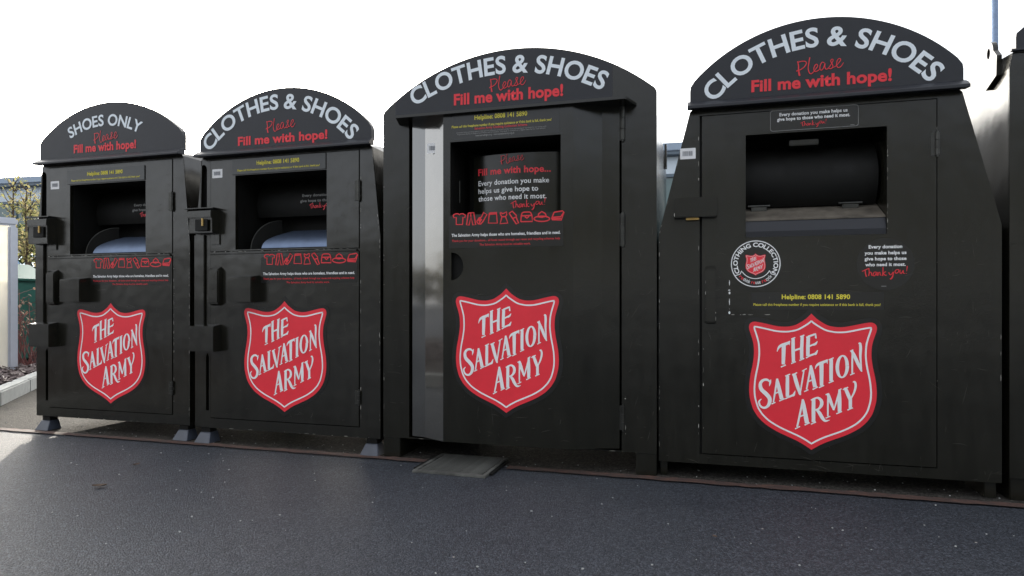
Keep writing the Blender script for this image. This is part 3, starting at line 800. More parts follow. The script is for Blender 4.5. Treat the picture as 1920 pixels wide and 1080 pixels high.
def wedge_foot(parent, x, y):
    mb = MB()
    a = [mb.bm.verts.new((x + sx * 0.056, y + sy * 0.05, 0.0045)) for sx, sy in ((-1, -1), (1, -1), (1, 1), (-1, 1))]
    b = [mb.bm.verts.new((x + sx * 0.036, y + 0.015 + sy * 0.032, 0.066)) for sx, sy in ((-1, -1), (1, -1), (1, 1), (-1, 1))]
    for i in range(4):
        j = (i + 1) % 4
        mb.bm.faces.new((a[i], a[j], b[j], b[i]))
    mb.bm.faces.new(a[::-1]); mb.bm.faces.new(b)
    bmesh.ops.bevel(mb.bm, geom=mb.bm.edges[:], offset=0.003, segments=1, affect='EDGES')
    f = mb.build('foot', 'foot', parent)
    MB().box(x - 0.032, x + 0.032, y - 0.012, y + 0.042, 0.064, 0.11).build('foot_post', 'dark_paint', f)
    return f

def narrow_bank(k, c, label, title, arc_c, arc_span, narrow, seed):
    loc, rz = frame(k, c)
    t = thing('donation_bank', label, 'donation bank', loc, rz, ROW)
    W, WT = 0.617, 0.565
    dz = -0.020 if k == 1 else -0.055           # this one's head sits a little lower
    ol = tapered(W, WT, 0.098, 1.20, 1.775 + dz)
    slot = [(-0.578, 1.30), (-0.530, 1.30)] + [(-0.554 + 0.024 * math.cos(R(a)), 1.69 + dz + 0.03 * math.sin(R(a))) for a in range(0, 181, 20)]
    hatch = rect(-0.505, 0.492, 1.142, 1.742 + dz)
    low = rect(-0.505, 0.492, 0.155, 1.130)
    lowslot = [(-0.538, 0.20), (-0.516, 0.20), (-0.516, 0.52), (-0.527, 0.545), (-0.538, 0.52)]
    out = ol(0)
    shell(t, [(y, ol(y)) for y in YS], 'paint_old', out, [slot, hatch, low, lowslot])
    MB().box(-0.60, -0.5, 0.03, 0.05, 0.15, 1.70).build('slot_backing', 'dark_paint', t)
    # upper hatch with the posting opening
    ox0, ox1, oz0, oz1 = -0.325, 0.286, 1.147, (1.600 if k == 1 else 1.588)
    up = MB().plate(rect(-0.500, 0.487, 1.146, 1.738 + dz), [rect(ox0, ox1, oz0 + 0.006, oz1)], -0.004, 0.02).build('hatch_panel', 'paint_old', t)
    hinge(up, 0.490, 1.46, -0.004, 0.11)
    dr = MB().plate(rect(-0.500, 0.487, 0.160, 1.126), [], -0.004, 0.02).build('door', 'paint_old', t)
    hinge(dr, 0.490, 0.32, -0.004, 0.075)
    MB().box(-0.49, 0.478, -0.012, 0.002, 1.128, 1.140, 0.003).build('sill_bar', 'paint_old', up)
    # chute
    ch = MB()
    Dp = 0.30
    ch.poly([(ox0 - .001, 0.02, oz0), (ox0 - .001, Dp, oz0), (ox0 - .001, Dp, oz1), (ox0 - .001, 0.02, oz1)])
    ch.poly([(ox1 + .001, 0.02, oz0), (ox1 + .001, Dp, oz0), (ox1 + .001, Dp, oz1), (ox1 + .001, 0.02, oz1)])
    ch.poly([(ox0, Dp, oz0), (ox1, Dp, oz0), (ox1, Dp, oz1), (ox0, Dp, oz1)])
    ch.poly([(ox0, 0.02, oz1 + .001), (ox1, 0.02, oz1 + .001), (ox1, Dp, oz1 + .001), (ox0, Dp, oz1 + .001)])
    ch.poly([(ox0, 0.0, oz0 - .001), (ox1, 0.0, oz0 - .001), (ox1, Dp, oz0 - .001), (ox0, Dp, oz0 - .001)])
    chute = ch.build('chute', 'dark_paint', t)
    # posting drum in front of the back plate, carrying a thank-you print
    dm = MB()
    rows = []
    for i in range(13):
        a = R(70 - 95 * i / 12)
        y, z = 0.33 - 0.15 * math.cos(a), 1.435 + 0.17 * math.sin(a)
        rows.append((dm.bm.verts.new((ox0 + 0.005, y, z)), dm.bm.verts.new((ox1 - 0.002, y, z))))
    for a, b in zip(rows, rows[1:]):
        dm.bm.faces.new((a[0], a[1], b[1], b[0]))
    dm.build('posting_drum', 'dark_paint', chute, True)
    # shiny steel flap sloping up from the sill, its left end cut to a curve
    fl = MB()
    rows = []
    for i in range(9):
        s = i / 8
        y, z = 0.022 + 0.085 * s ** 1.3, 1.160 + 0.105 * s
        xl = -0.165 + 0.16 * max(0.0, (s - 0.25) / 0.75) ** 2.2
        rows.append((fl.bm.verts.new((xl, y, z)), fl.bm.verts.new((ox1 - 0.004, y, z))))
    for a, b in zip(rows, rows[1:]):
        fl.bm.faces.new((a[0], a[1], b[1], b[0]))
    fl.build('flap', 'steel', chute, True)
    # end cheek of the drum: a quarter disc with a bright worn rim
    ck = [(-0.268, 0.03 + 0.0, 1.15)]
    mb = MB()
    rim = [(-0.268 + 0.10 * (1 - math.cos(R(a))), 0.06 + 0.16 * (1 - math.cos(R(a))), 1.153 + 0.19 * math.sin(R(a))) for a in range(0, 91, 9)]
    base = [mb.bm.verts.new((p[0], p[1], 1.15)) for p in rim]
    top = [mb.bm.verts.new(p) for p in rim]
    for i in range(len(rim) - 1):
        mb.bm.faces.new((base[i], base[i + 1], top[i + 1], top[i]))
    mb.build('cheek', 'dark_paint', chute, True)
    MB().tube(rim, [0.0028] * len(rim), 6).build('cheek_rim', 'hinge', chute)
    # print on the drum
    y = 0.176
    dl = lettering('drum_lettering', [('Every donation you make helps us', 0.205, 1.475, 0.40, 0.0165), ('give hope to those who need it most.', 0.205, 1.443, 0.43, 0.0165)], y, 'grey_print', chute)
    clip_right(dl, ox1 - 0.004)
    strokes('drum_handwriting', THANK, 0.135, 1.405, y - 0.004, 'shield_red', chute, 0.85)
    # helpline plate
    pl = MB().box(-0.345, 0.283, -0.010, -0.0045, oz1 + 0.004, oz1 + 0.094, 0.0015).build('notice_plate', 'notice', t)
    helpline(pl, -0.03, oz1 + 0.052, -0.0112, 0.285, 0.55, 0.024, 0.031)
    sb = sign_board(t, 0.570, 1.790 + dz, 1.885 if k == 1 else 1.815, 2.105 if k == 1 else 2.068, -0.014, 0.022)
    drip_ledge(t, 0.580, 0, [(0.0, 1.802 + dz), (-0.030, 1.790 + dz), (-0.058, 1.768 + dz), (-0.058, 1.755 + dz), (0.0, 1.762 + dz)])
    ys = -0.0156
    acx, acz, arad, acap = arc_c
    sign_text(sb, title, ys, 0, arc_c, -0.015 if k == 1 else -0.005, 1.870 if k == 1 else 1.837, ((-0.028, 1.801, 0.502, 0.054) if k == 1 else (0.0, 1.757, 0.595, 0.052)), arc_span, narrow, 1.0)
    barcode(t, -0.452, 1.607, -0.004, seed)
    icons_panel(t, -0.147, 0.478, 0.955, 1.106, -0.0045)
    shield(t, 0.012, 0.522 if k == 1 else 0.534, -0.0045, 1.02)
    # lock housings, handle
    tb = MB()
    tb.prism([(0.0, 1.252), (0.0, 1.392), (-0.072, 1.380), (-0.072, 1.340), (-0.060, 1.340), (-0.060, 1.252)] if k == 2 else [(0.0, 1.222), (0.0, 1.392), (-0.072, 1.380), (-0.072, 1.335), (-0.064, 1.335), (-0.064, 1.222)], 'x', -0.608, -0.438)
    bmesh.ops.bevel(tb.bm, geom=tb.bm.edges[:], offset=0.0035, segments=2, affect='EDGES')
    lk = tb.build('lock_box', 'paint_old', t)
    MB().box(-0.640, -0.430, -0.066, 0.0, 1.3935, 1.3995, 0.002).build('lock_box_lid', 'paint_old', lk)
    pd = MB()
    pd.cyl((-0.492, -0.078, 1.334), (-0.492, -0.078, 1.290), 0.0065, None, 10)
    pd.build('padlock_shackle', 'brass', lk)
    MB().box(-0.55, -0.462, -0.0745, -0.0655, 1.262, 1.330, 0.002).build('lock_recess', 'dark_paint', lk)
    MB().box(-0.495, -0.43, -0.012, -0.004, 1.185, 1.246, 0.003).build('hasp_plate', 'paint_old', lk)
    lid_box(t, 'lock_box', -0.600, -0.424, 0.556, 0.703, 0.068)
    lid_box(t, 'lock_box', -0.325, -0.158, 0.846, 0.990, 0.078)
    bar = MB()
    bar.box(-0.612, -0.540, -0.014, -0.001, 0.71, 1.245, 0.003)
    bar.build('locking_bar', 'paint_old', t)
    hd = MB()
    hd.prism([(0, 0.822), (-0.040, 0.838), (-0.040, 1.035), (0, 1.058)], 'x', -0.490, -0.418)
    bmesh.ops.bevel(hd.bm, geom=hd.bm.edges[:], offset=0.006, segments=2, affect='EDGES')
    hd.build('handle', 'paint_old', t)
    chip_line('worn_edge', [((-0.50, 1.1415), (0.487, 1.1415))], -0.0128, t, seed, 0.004, 0.75)
    chip_line('worn_edge', [((0.4975, 0.2), (0.4975, 1.66))], -0.0008, t, seed + 1, 0.004, 0.5)
    chip_line('worn_edge', [((W - 0.004, 0.12), (W - 0.004, 1.19)), ((W - 0.005, 1.21), (WT - 0.0005, 1.74 + dz))], -0.0008, t, seed + 2, 0.003, 0.45)
    chip_line('worn_edge', [((-0.40, 0.101), (0.6, 0.101))], -0.0008, t, seed + 3, 0.003, 0.35)
    scratches(t, -0.49, 0.48, 0.17, 0.95, -0.00445, 55, seed + 5)
    scratches(t, 0.30, 0.48, 1.15, 1.65, -0.00445, 14, seed + 6)
    for x in (-0.555, 0.555):
        wedge_foot(t, x, 0.03); wedge_foot(t, x, 1.05)
    return t

def clip_right(o, xmax):
    """print that runs past the drum end is cut off there."""
    bm = bmesh.new(); bm.from_mesh(o.data)
    bmesh.ops.bisect_plane(bm, geom=bm.verts[:] + bm.edges[:] + bm.faces[:], plane_co=(xmax, 0, 0), plane_no=(1, 0, 0), clear_outer=True)
    bm.to_mesh(o.data); bm.free()

narrow_bank(1, -0.045, 'narrow black bank headed SHOES ONLY, at the left end of the row', 'SHOES ONLY', (-0.035, 1.338, 0.657, 0.072), (-24, 24), 1.0, 11)
narrow_bank(2, -0.013, 'narrow black clothes bank with sloping shoulders and lock boxes, beside the shoe bank', 'CLOTHES & SHOES', (-0.027, 1.333, 0.659, 0.088), (-45.5, 46.5), 1.0, 21)

# ---- wide bank with the bowed door
loc, rz = frame(3, 0.0)
t3 = thing('donation_bank', 'widest black clothes bank with bowed door and half-round finger hole, standing in the middle', 'donation bank', loc, rz, ROW)
W3 = 0.7275
def ol3(y):
    t = 1.855 + (roofline(y) if y > 0 else 0.0)
    return [(-W3, 0.112), (W3, 0.112), (W3, t - 0.10), (W3 - 0.10, t), (-W3 + 0.10, t), (-W3, t - 0.10)]
rise = 0.272; rad3 = (W3 ** 2 + rise ** 2) / (2 * rise); cz3 = 2.148 - rad3
a3 = math.degrees(math.asin(W3 / rad3))
front3 = [(-W3, 0.112), (W3, 0.112), (W3, 1.868)] + [(rad3 * math.sin(R(q)), cz3 + rad3 * math.cos(R(q))) for q in [a3 * 0.985 - 2 * a3 * 0.985 * i / 44 for i in range(45)]] + [(-W3, 1.868)]
sh3 = MB()
rings = [[sh3.bm.verts.new((x, y, z)) for x, z in ol3(y)] for y in [0.034] + YS[1:]]
for a, b in zip(rings, rings[1:]):
    for i in range(len(a)):
        j = (i + 1) % len(a)
        sh3.bm.faces.new((a[i], a[j], b[j], b[i]))
sh3.bm.faces.new(rings[-1])
sh3.plate(front3, [rect(-0.575, 0.560, 0.118, 1.81)], 0.0, 0.035)
# close the back of the arched fascia above the roof
sh3.poly([(x, 0.035, z) for x, z in front3 if z > 1.75])
sh3.build('body', 'paint', t3)
d3 = MB()
FY = -0.10
ZB, ZT = 0.130, 1.802
d3.plate(rect(-0.338, 0.338, ZB, ZT), [rect(-0.299, 0.276, 1.290, 1.664), [(-0.294, 0.958), (-0.294, 1.100)][::1] + [(-0.294 + 0.066 * math.sin(R(q)), 1.029 + 0.071 * math.cos(R(q))) for q in range(15, 180, 15)]], FY, FY + 0.012)
side_meshes = []
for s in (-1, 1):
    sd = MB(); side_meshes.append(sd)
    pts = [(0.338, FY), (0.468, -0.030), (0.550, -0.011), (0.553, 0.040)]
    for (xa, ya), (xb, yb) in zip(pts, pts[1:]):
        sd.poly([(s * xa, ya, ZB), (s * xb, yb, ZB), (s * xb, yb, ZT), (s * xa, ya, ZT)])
for z in (ZB, ZT):
    d3.poly([(-0.553, 0.040, z), (-0.550, -0.011, z), (-0.468, -0.030, z), (-0.338, FY + 0.0005, z), (0.338, FY + 0.0005, z), (0.468, -0.030, z), (0.550, -0.011, z), (0.553, 0.040, z)])
door3 = d3.build('bowed_door', 'paint_door', t3)
side_meshes[0].build('side_panel', 'paint_boosted_reflection', door3)
side_meshes[1].build('side_panel', 'paint_door', door3)
MB().plate(rect(-0.31, -0.21, 0.94, 1.12), [], FY + 0.03, FY + 0.032).build('finger_hole_backing', 'dark_paint', door3)
sk = MB()
for s in (-1, 1):
    sk.box(s * 0.678 - 0.049, s * 0.678 + 0.049, 0.004, 1.10, 0.0045, 0.1115, 0.003)
    if s == -1:
        sk.build('skid_foot', 'paint', t3); sk = MB()
sk.build('skid_foot', 'paint', t3)
# ledge over the door
MB().prism([(-0.632, 0.0005), (-0.590, -0.130), (0.590, -0.130), (0.632, 0.0005)], 'z', 1.802, 1.816).build('drip_ledge', 'paint', t3)
# chute with an upright glossy drum carrying the thank-you print
ch = MB()
X0, X1, Z0, Z1, Y0, Y1 = -0.300, 0.277, 1.289, 1.665, FY + 0.012, 0.20
ch.poly([(X0, Y0, Z0), (X0, Y1, Z0), (X0, Y1, Z1), (X0, Y0, Z1)])
ch.poly([(X1, Y0, Z0), (X1, Y1, Z0), (X1, Y1, Z1), (X1, Y0, Z1)])
ch.poly([(X0, Y0, Z1), (X1, Y0, Z1), (X1, Y1, Z1), (X0, Y1, Z1)])
ch.poly([(X0, Y0, Z0), (X1, Y0, Z0), (X1, Y1, Z0), (X0, Y1, Z0)])
ch.poly([(X0, Y1, Z0), (X1, Y1, Z0), (X1, Y1, Z1), (X0, Y1, Z1)])
chute3 = ch.build('chute', 'dark_paint', t3)
def drum3(x):
    u = (x - 0.02) / 0.26
    return 0.045 * u * u
dmb = MB(); prev = None
for i in range(33):
    x = -0.225 + 0.495 * i / 32
    y = 0.015 + drum3(x)
    cur = (dmb.bm.verts.new((x, y, Z0)), dmb.bm.verts.new((x, y, Z1 - 0.05)))
    if prev:
        dmb.bm.faces.new((prev[0], cur[0], cur[1], prev[1]))
    prev = cur
drum = dmb.build('posting_drum', 'paint_door', chute3, True)
MB().cyl((-0.262, -0.06, 1.36), (-0.262, -0.06, 1.47), 0.0025, None, 8).build('rod', 'hinge', chute3)
yd = 0.0135
lettering('drum_lettering', [('Every donation you make', -0.196, 1.458, 0.385, 0.0265, 'L'), ('helps us give hope to', -0.196, 1.417, 0.330, 0.0265, 'L'), ('those who need it most.', -0.196, 1.377, 0.372, 0.0265, 'L')], yd, 'white', chute3, 0.016, drum3)
lettering('drum_slogan', [('Fill me with hope...', 0.0, 1.512, 0.395, 0.036)], yd, 'shield_red', chute3, 0.03, drum3)
strokes('drum_handwriting', PLEASE, 0.0, 1.573, yd - 0.002, 'shield_red', chute3, 0.66)
strokes('drum_handwriting', THANK, 0.085, 1.332, yd - 0.002, 'shield_red', chute3, 1.02)
# print on the door
hp = flat('notice_sticker', rect(-0.286, 0.270, 1.672, 1.799), FY - 0.0006, 'vinyl_gloss', t3)
helpline(hp, -0.03, 1.768, FY - 0.0016, 0.275, 0.52, 0.0235, 0.034, 0.0125)
lettering('scheme_line', [('Salvation Army Clothing Collection Scheme', -0.03, 1.719, 0.275, 0.0115)], FY - 0.0016, 'red', hp, 0.008)
lettering('small_print', [('Unwanted clothes and shoes placed in this bank are collected, sorted and sold for reuse and recycling to raise funds for our charity work', -0.03, 1.706, 0.47, 0.006),
                          ('Registered charity in England and Wales and in Scotland. This bank is emptied on a regular basis by our own drivers', -0.03, 1.697, 0.46, 0.006),
                          ('www.satradingco.org - www.salvationarmy.org.uk', -0.06, 1.684, 0.205, 0.0095)], FY - 0.0016, 'grey_print', hp, 0.012)
icons_panel(t3, -0.306, 0.290, 1.120, 1.284, FY - 0.0005)
shield(t3, 0.0, 0.604, FY - 0.0005, 1.0)
barcode(t3, -0.405, 1.648, -0.068, 31)
# signboard vinyl on the fascia
sp_pts = [(-0.655, 1.845), (0.515, 1.845)]
radv = rad3 - 0.006
e1 = math.degrees(math.asin(0.515 / radv)); e0 = math.degrees(math.asin(0.655 / radv))
sp_pts += [(radv * math.sin(R(q)), cz3 + radv * math.cos(R(q))) for q in [e1 - (e1 + e0) * i / 40 for i in range(41)]]
sgn = flat('signboard', sp_pts, -0.0012, 'vinyl', t3, 0.001)
sign_text(sgn, 'CLOTHES & SHOES', -0.0028, 0, (-0.042, 1.001, 1.069, 0.093), -0.020, 1.954, (-0.024, 1.882, 0.585, 0.060), (-26.8, 28.0))
for zc, hh in ((1.72, 0.165), (1.20, 0.16)):
    hinge(t3, 0.566, zc, -0.001, hh, 0.011)
hinge(t3, 0.566, 0.28, -0.001, 0.12, 0.007)
chip_line('worn_edge', [((-W3 + 0.004, 0.12), (-W3 + 0.004, 1.86))], -0.0008, t3, 31, 0.003, 0.30)
chip_line('worn_edge', [((0.578, 0.2), (0.578, 0.40))], -0.0008, t3, 32, 0.006, 0.6)
chip_line('worn_edge', [((-0.60, 0.114), (0.62, 0.114))], -0.0008, t3, 33, 0.003, 0.25)
lg = MB().prism([(0.0, 1.72), (0.0, 1.86), (0.07, 1.86), (0.07, 1.72)], 'x', W3 + 0.0005, W3 + 0.014)
lg.bm.transform(Matrix.Translation((0, 0.85, -0.05)))
lg.build('lifting_lug', 'paint', t3)

# ---- large bank with sloping shoulders and round stickers
loc, rz = frame(4, -0.005)
t4 = thing('donation_bank', 'large black clothes bank with two round stickers below its square opening', 'donation bank', loc, rz, ROW)
W4, WT4 = 0.712, 0.5665
ol4 = tapered(W4, WT4, 0.076, 1.175, 1.775)
shell(t4, [(y, ol4(y)) for y in YS], 'paint', ol4(0), [rect(-0.522, 0.472, 0.122, 1.735)])
ox0, ox1, oz0, oz1 = -0.315, 0.275, 1.149, 1.627
d4 = MB().plate(rect(-0.511, 0.467, 0.127, 1.730), [round_rect(ox0, ox1, oz0, oz1, 0.004, 2)], -0.004, 0.02).build('door', 'paint', t4)
MB().box(-0.53, -0.505, 0.012, 0.03, 0.11, 1.74).build('seam_backing', 'dark_paint', t4)
hinge(t4, 0.470, 1.535, -0.002, 0.10, 0.009)
# chute
ch = MB(); Dp = 0.34
ox0c, ox1c = ox0 - 0.001, ox1 + 0.001
ch.poly([(ox0c, 0.02, oz0), (ox0c, Dp, oz0), (ox0c, Dp, oz1), (ox0c, 0.02, oz1)])
ch.poly([(ox1c, 0.02, oz0), (ox1c, Dp, oz0), (ox1c, Dp, oz1), (ox1c, 0.02, oz1)])
ch.poly([(ox0, 0.02, oz1 + .001), (ox1, 0.02, oz1 + .001), (ox1, Dp, oz1 + .001), (ox0, Dp, oz1 + .001)])
ch.poly([(ox0, Dp, oz0), (ox1, Dp, oz0), (ox1, Dp, oz1), (ox0, Dp, oz1)])
chute4 = ch.build('chute', 'paint', t4)
dm = MB(); rows = []
for i in range(19):
    a = R(62 - 105 * i / 18)
    y, z = 0.30 - 0.22 * math.cos(a), 1.435 + 0.19 * math.sin(a)
    rows.append((dm.bm.verts.new((ox0 + 0.004, y, z)), dm.bm.verts.new((ox1 - 0.012, y, z))))
for a, b in zip(rows, rows[1:]):
    dm.bm.faces.new((a[0], a[1], b[1], b[0]))
dm.build('posting_drum', 'dark_paint', chute4, True)
MB().prism([(0.012, 1.232), (0.20, 1.325), (0.20, 1.319), (0.012, 1.226)], 'x', ox0 + 0.001, ox1 - 0.001).build('floor_plate', 'rough_plate', chute4)
MB().prism([(0.002, 1.150), (0.002, 1.176), (0.016, 1.228), (0.03, 1.228), (0.03, 1.150)], 'x', ox0 + 0.001, ox1 - 0.001).build('front_lip', 'vinyl', chute4)
th = MB().box(-0.118, 0.008, 0.055, 0.15, 1.578, 1.604, 0.003)
th.build('pull_handle', 'paint', chute4)
for xh in (-0.245, 0.155):
    mb = MB(); mb.cyl((xh - 0.05, 0.120, 1.310), (xh + 0.05, 0.120, 1.310), 0.006, None, 10); mb.box(xh - 0.035, xh + 0.035, 0.118, 0.126, 1.285, 1.308, 0.002)
    mb.build('drum_hinge', 'hinge', chute4)
# signboard
sb4 = sign_board(t4, 0.566, 1.792, 1.875, 2.135, -0.014, 0.022)
drip_ledge(t4, 0.578, 0, [(0.0, 1.806), (-0.030, 1.792), (-0.055, 1.772), (-0.055, 1.757), (0.0, 1.764)])
sign_text(sb4, 'CLOTHES & SHOES', -0.0156, 0, (-0.004, 1.433, 0.616, 0.089), 0.002, 1.898, (0.0, 1.822, 0.582, 0.056), (-47.5, 47.5), 1.0)
# thank-you sticker above the opening
st = flat('sticker', round_rect(-0.210, 0.163, 1.634, 1.734, 0.012), -0.0050, 'vinyl_gloss', t4)
mb = MB()
mb.plate(round_rect(-0.208, 0.161, 1.636, 1.732, 0.011), [round_rect(-0.2062, 0.1592, 1.6378, 1.7302, 0.010)], -0.0058, -0.0054)
mb.build('white_line', 'grey_print', st)
lettering('lettering', [('Every donation you make helps us', -0.026, 1.7035, 0.285, 0.0155), ('give hope to those who need it most.', -0.026, 1.682, 0.305, 0.0155)], -0.0060, 'white', st, 0.03)
strokes('handwriting', THANK, -0.023, 1.652, -0.0060, 'red', st, 0.60)
MB().plate(rect(0.128, 0.144, 1.6415, 1.6435), [], -0.0060, -0.0058).build('fine_print', 'grey_print', st)
barcode(t4, -0.576, 1.558, -0.0004, 41)
# lock cover and handle across the left seam
lc = MB(); lc.prism([(0, 1.247), (-0.050, 1.247), (-0.056, 1.340), (0, 1.343)], 'x', -0.640, -0.444)
bmesh.ops.bevel(lc.bm, geom=lc.bm.edges[:], offset=0.004, segments=2, affect='EDGES')
lk4 = lc.build('lock_cover', 'paint', t4)
MB().box(-0.585, -0.525, -0.03, -0.018, 1.236, 1.2465, 0.002).build('padlock', 'brass', lk4)
hd = MB(); hd.prism([(-0.004, 0.742), (-0.034, 0.752), (-0.034, 1.000), (-0.004, 1.022)], 'x', -0.497, -0.448)
bmesh.ops.bevel(hd.bm, geom=hd.bm.edges[:], offset=0.005, segments=2, affect='EDGES')
hd.build('handle', 'paint', t4)
# round clothing-collection sticker
c1 = flat('round_sticker', circle(-0.272, 1.025, 0.112), -0.0050, 'vinyl_gloss', t4)
mb = MB(); mb.plate(circle(-0.272, 1.025, 0.1085, 64), [circle(-0.272, 1.025, 0.1045, 64)], -0.0058, -0.0055)
mb.build('white_ring', 'white', c1)
arc_lettering('lettering', 'CLOTHING COLLECTION', -0.272, 1.025, 0.0885, -113, 113, 0.020, -0.0060, 'white', c1, 0.03)
shield(c1, -0.272, 1.022, -0.0052, 0.165, False)
lines = [[(-0.272 + 0.0690 * math.sin(R(q)), 1.025 + 0.0690 * math.cos(R(q)), 0.0035) for q in range(118, 243, 6)],
         [(-0.272 + 0.069 * math.sin(R(118)), 1.025 + 0.069 * math.cos(R(118)), 0.0035), (-0.272 + 0.083 * math.sin(R(125)), 1.025 + 0.083 * math.cos(R(125)), 0.0035), (-0.272 + 0.105 * math.sin(R(121)), 1.025 + 0.105 * math.cos(R(121)), 0.0035)],
         [(-0.272 - 0.069 * math.sin(R(118)), 1.025 + 0.069 * math.cos(R(118)), 0.0035), (-0.272 - 0.083 * math.sin(R(125)), 1.025 + 0.083 * math.cos(R(125)), 0.0035), (-0.272 - 0.105 * math.sin(R(121)), 1.025 + 0.105 * math.cos(R(121)), 0.0035)]]
strokes('ring_break', lines, 0, 0, -0.0060, 'white', c1, 1.0, None, 0)
for s, a0, a1, mt in (('re', 228, 221, 'red'), ('think', 215, 198, 'white'), ('re', 190, 184, 'red'), ('use', 178, 168, 'white'), ('re', 159, 152, 'red'), ('cycle', 147, 132, 'white')):
    arc_lettering('lettering', s, -0.272, 1.025, 0.0865, a0, a1, 0.0165, -0.0060, mt, c1, 0.012, True)
# round thank-you sticker
c2 = flat('round_sticker', circle(0.268, 1.015, 0.115), -0.0050, 'vinyl_gloss', t4)
lettering('lettering', [('Every donation', 0.268, 1.085, 0.133, 0.0155), ('you make helps us', 0.268, 1.058, 0.166, 0.0155), ('give hope to those', 0.268, 1.032, 0.166, 0.0155), ('who need it most.', 0.268, 1.006, 0.160, 0.0155)], -0.0060, 'white', c2, 0.03)
strokes('handwriting', THANK, 0.268, 0.962, -0.0060, 'red', c2, 1.0)
MB().plate(rect(0.252, 0.272, 0.916, 0.9185), [], -0.0060, -0.0058).build('fine_print', 'grey_print', c2)
hp4 = flat('notice_sticker', rect(-0.290, 0.262, 0.812, 0.892), -0.0046, 'vinyl_gloss', t4)
helpline(hp4, -0.016, 0.860, -0.0054, 0.285, 0.53, 0.0215, 0.0305, 0.0115)
shield(t4, -0.033, 0.4835, -0.0045, 1.0)
chip_line('glue_residue', [((-0.387, 0.79), (-0.387, 0.95))], -0.0048, t4, 44, 0.013, 1.2, 'label')
chip_line('glue_residue', [((-0.38, 0.787), (-0.20, 0.789))], -0.0048, t4, 144, 0.004, 0.8)
chip_line('worn_edge', [((-0.495, 0.76), (-0.495, 0.99)), ((-0.450, 0.76), (-0.450, 0.80))], -0.0345, t4, 145, 0.004, 0.7)
chip_line('worn_edge', [((-0.527, 0.2), (-0.527, 1.72)), ((-0.505, 0.15), (-0.505, 0.75))], -0.0046, t4, 45, 0.005, 0.42)
chip_line('worn_edge', [((-W4 + 0.003, 0.1), (-W4 + 0.003, 1.17)), ((-W4 + 0.004, 1.18), (-WT4 - 0.001, 1.74))], -0.0008, t4, 46, 0.003, 0.5)
chip_line('worn_edge', [((W4 - 0.004, 0.1), (W4 - 0.004, 1.17))], -0.0008, t4, 47, 0.003, 0.3)
chip_line('worn_edge', [((-0.637, 1.25), (-0.637, 1.33))], -0.0565, t4, 48, 0.005, 0.9)
chip_line('worn_edge', [((ox1 + 0.002, 1.15), (ox1 + 0.002, 1.60))], -0.0048, t4, 49, 0.0025, 0.7)
chip_line('worn_edge', [((0.4695, 0.4), (0.4695, 1.72))], -0.0048, t4, 50, 0.002, 0.3)
for x0, x1, y0, y1 in ((-0.705, -0.672, 0.02, 1.1), (0.655, 0.700, 0.02, 1.1)):
    MB().box(x0, x1, y0, y1, 0.0045, 0.0755, 0.003).build('skid_foot', 'paint', t4)

scratches(t4, -0.50, 0.46, 0.13, 1.13, -0.0044, 80, 51)
scratches(t4, -0.69, 0.69, 0.080, 0.118, -0.0006, 40, 52)
scratches(t4, 0.50, 0.68, 0.15, 1.15, -0.0006, 24, 53)
scratches(t3, -0.33, 0.33, 0.14, 0.94, FY - 0.0004, 55, 54)
scratches(t3, 0.585, 0.71, 0.13, 1.7, -0.0006, 26, 55)
scratches(t3, -0.715, -0.59, 0.13, 1.7, -0.0006, 26, 56)
# ---- plain bank cut by the right edge of the picture
(mx, my), yaw = FR[4]
u5 = 0.735 + 0.70
t5 = thing('donation_bank', 'black bank with a lifting lug on its side, cut off by the right edge', 'donation bank', (mx + math.cos(R(yaw)) * u5, my - math.sin(R(yaw)) * u5, 0), -R(yaw), ROW)
W5 = 0.70
ol5 = lambda y: [(-W5, 0.10), (W5, 0.10), (W5, 1.84), (W5 - 0.012, 1.905 + roofline(y) * (y > 0)), (-W5 + 0.012, 1.905 + roofline(y) * (y > 0)), (-W5, 1.84)]
shell(t5, [(y, ol5(y)) for y in YS], 'paint', ol5(0), [rect(-0.50, 0.50, 0.15, 1.08), rect(-0.50, 0.50, 1.12, 1.78)])
MB().plate(rect(-0.495, 0.495, 0.155, 1.075), [], -0.004, 0.02).build('door', 'paint', t5)
MB().plate(rect(-0.495, 0.495, 1.125, 1.775), [], -0.004, 0.02).build('hatch_panel', 'paint', t5)
MB().box(-W5 - 0.004, W5 + 0.004, -0.004, 0.006, 1.094, 1.104, 0.002).build('seam_bead', 'paint', t5)
sign_board(t5, 0.682, 1.912, 1.985, 2.20, -0.012, 0.022)
drip_ledge(t5, 0.700, 0, [(0.0, 1.918), (-0.02, 1.914), (-0.02, 1.905), (0.0, 1.905)])
for s in (-1, 1):
    MB().box(s * 0.66 - 0.035, s * 0.66 + 0.035, 0.01, 1.1, 0.0045, 0.0995, 0.003).build('skid_foot', 'paint', t5)
lug = [(0.07, 1.835), (0.175, 1.80), (0.19, 1.815), (0.19, 1.93)] + [(0.145 + 0.045 * math.cos(R(a)), 1.955 + 0.05 * math.sin(R(a))) for a in range(0, 181, 15)] + [(0.085, 1.94), (0.065, 1.92)]
hole = [(0.145 + 0.016 * math.cos(R(a)), 1.955 + 0.024 * math.sin(R(a))) for a in range(0, 360, 20)]
lm = MB(); lm.plate(lug, [hole], 0.010, -0.010)
lm.bm.transform(Matrix.Rotation(R(90), 4, 'Z'))
for v in lm.bm.verts:
    v.co.x += -W5 - 0.011
lm.build('lifting_lug', 'paint', t5)

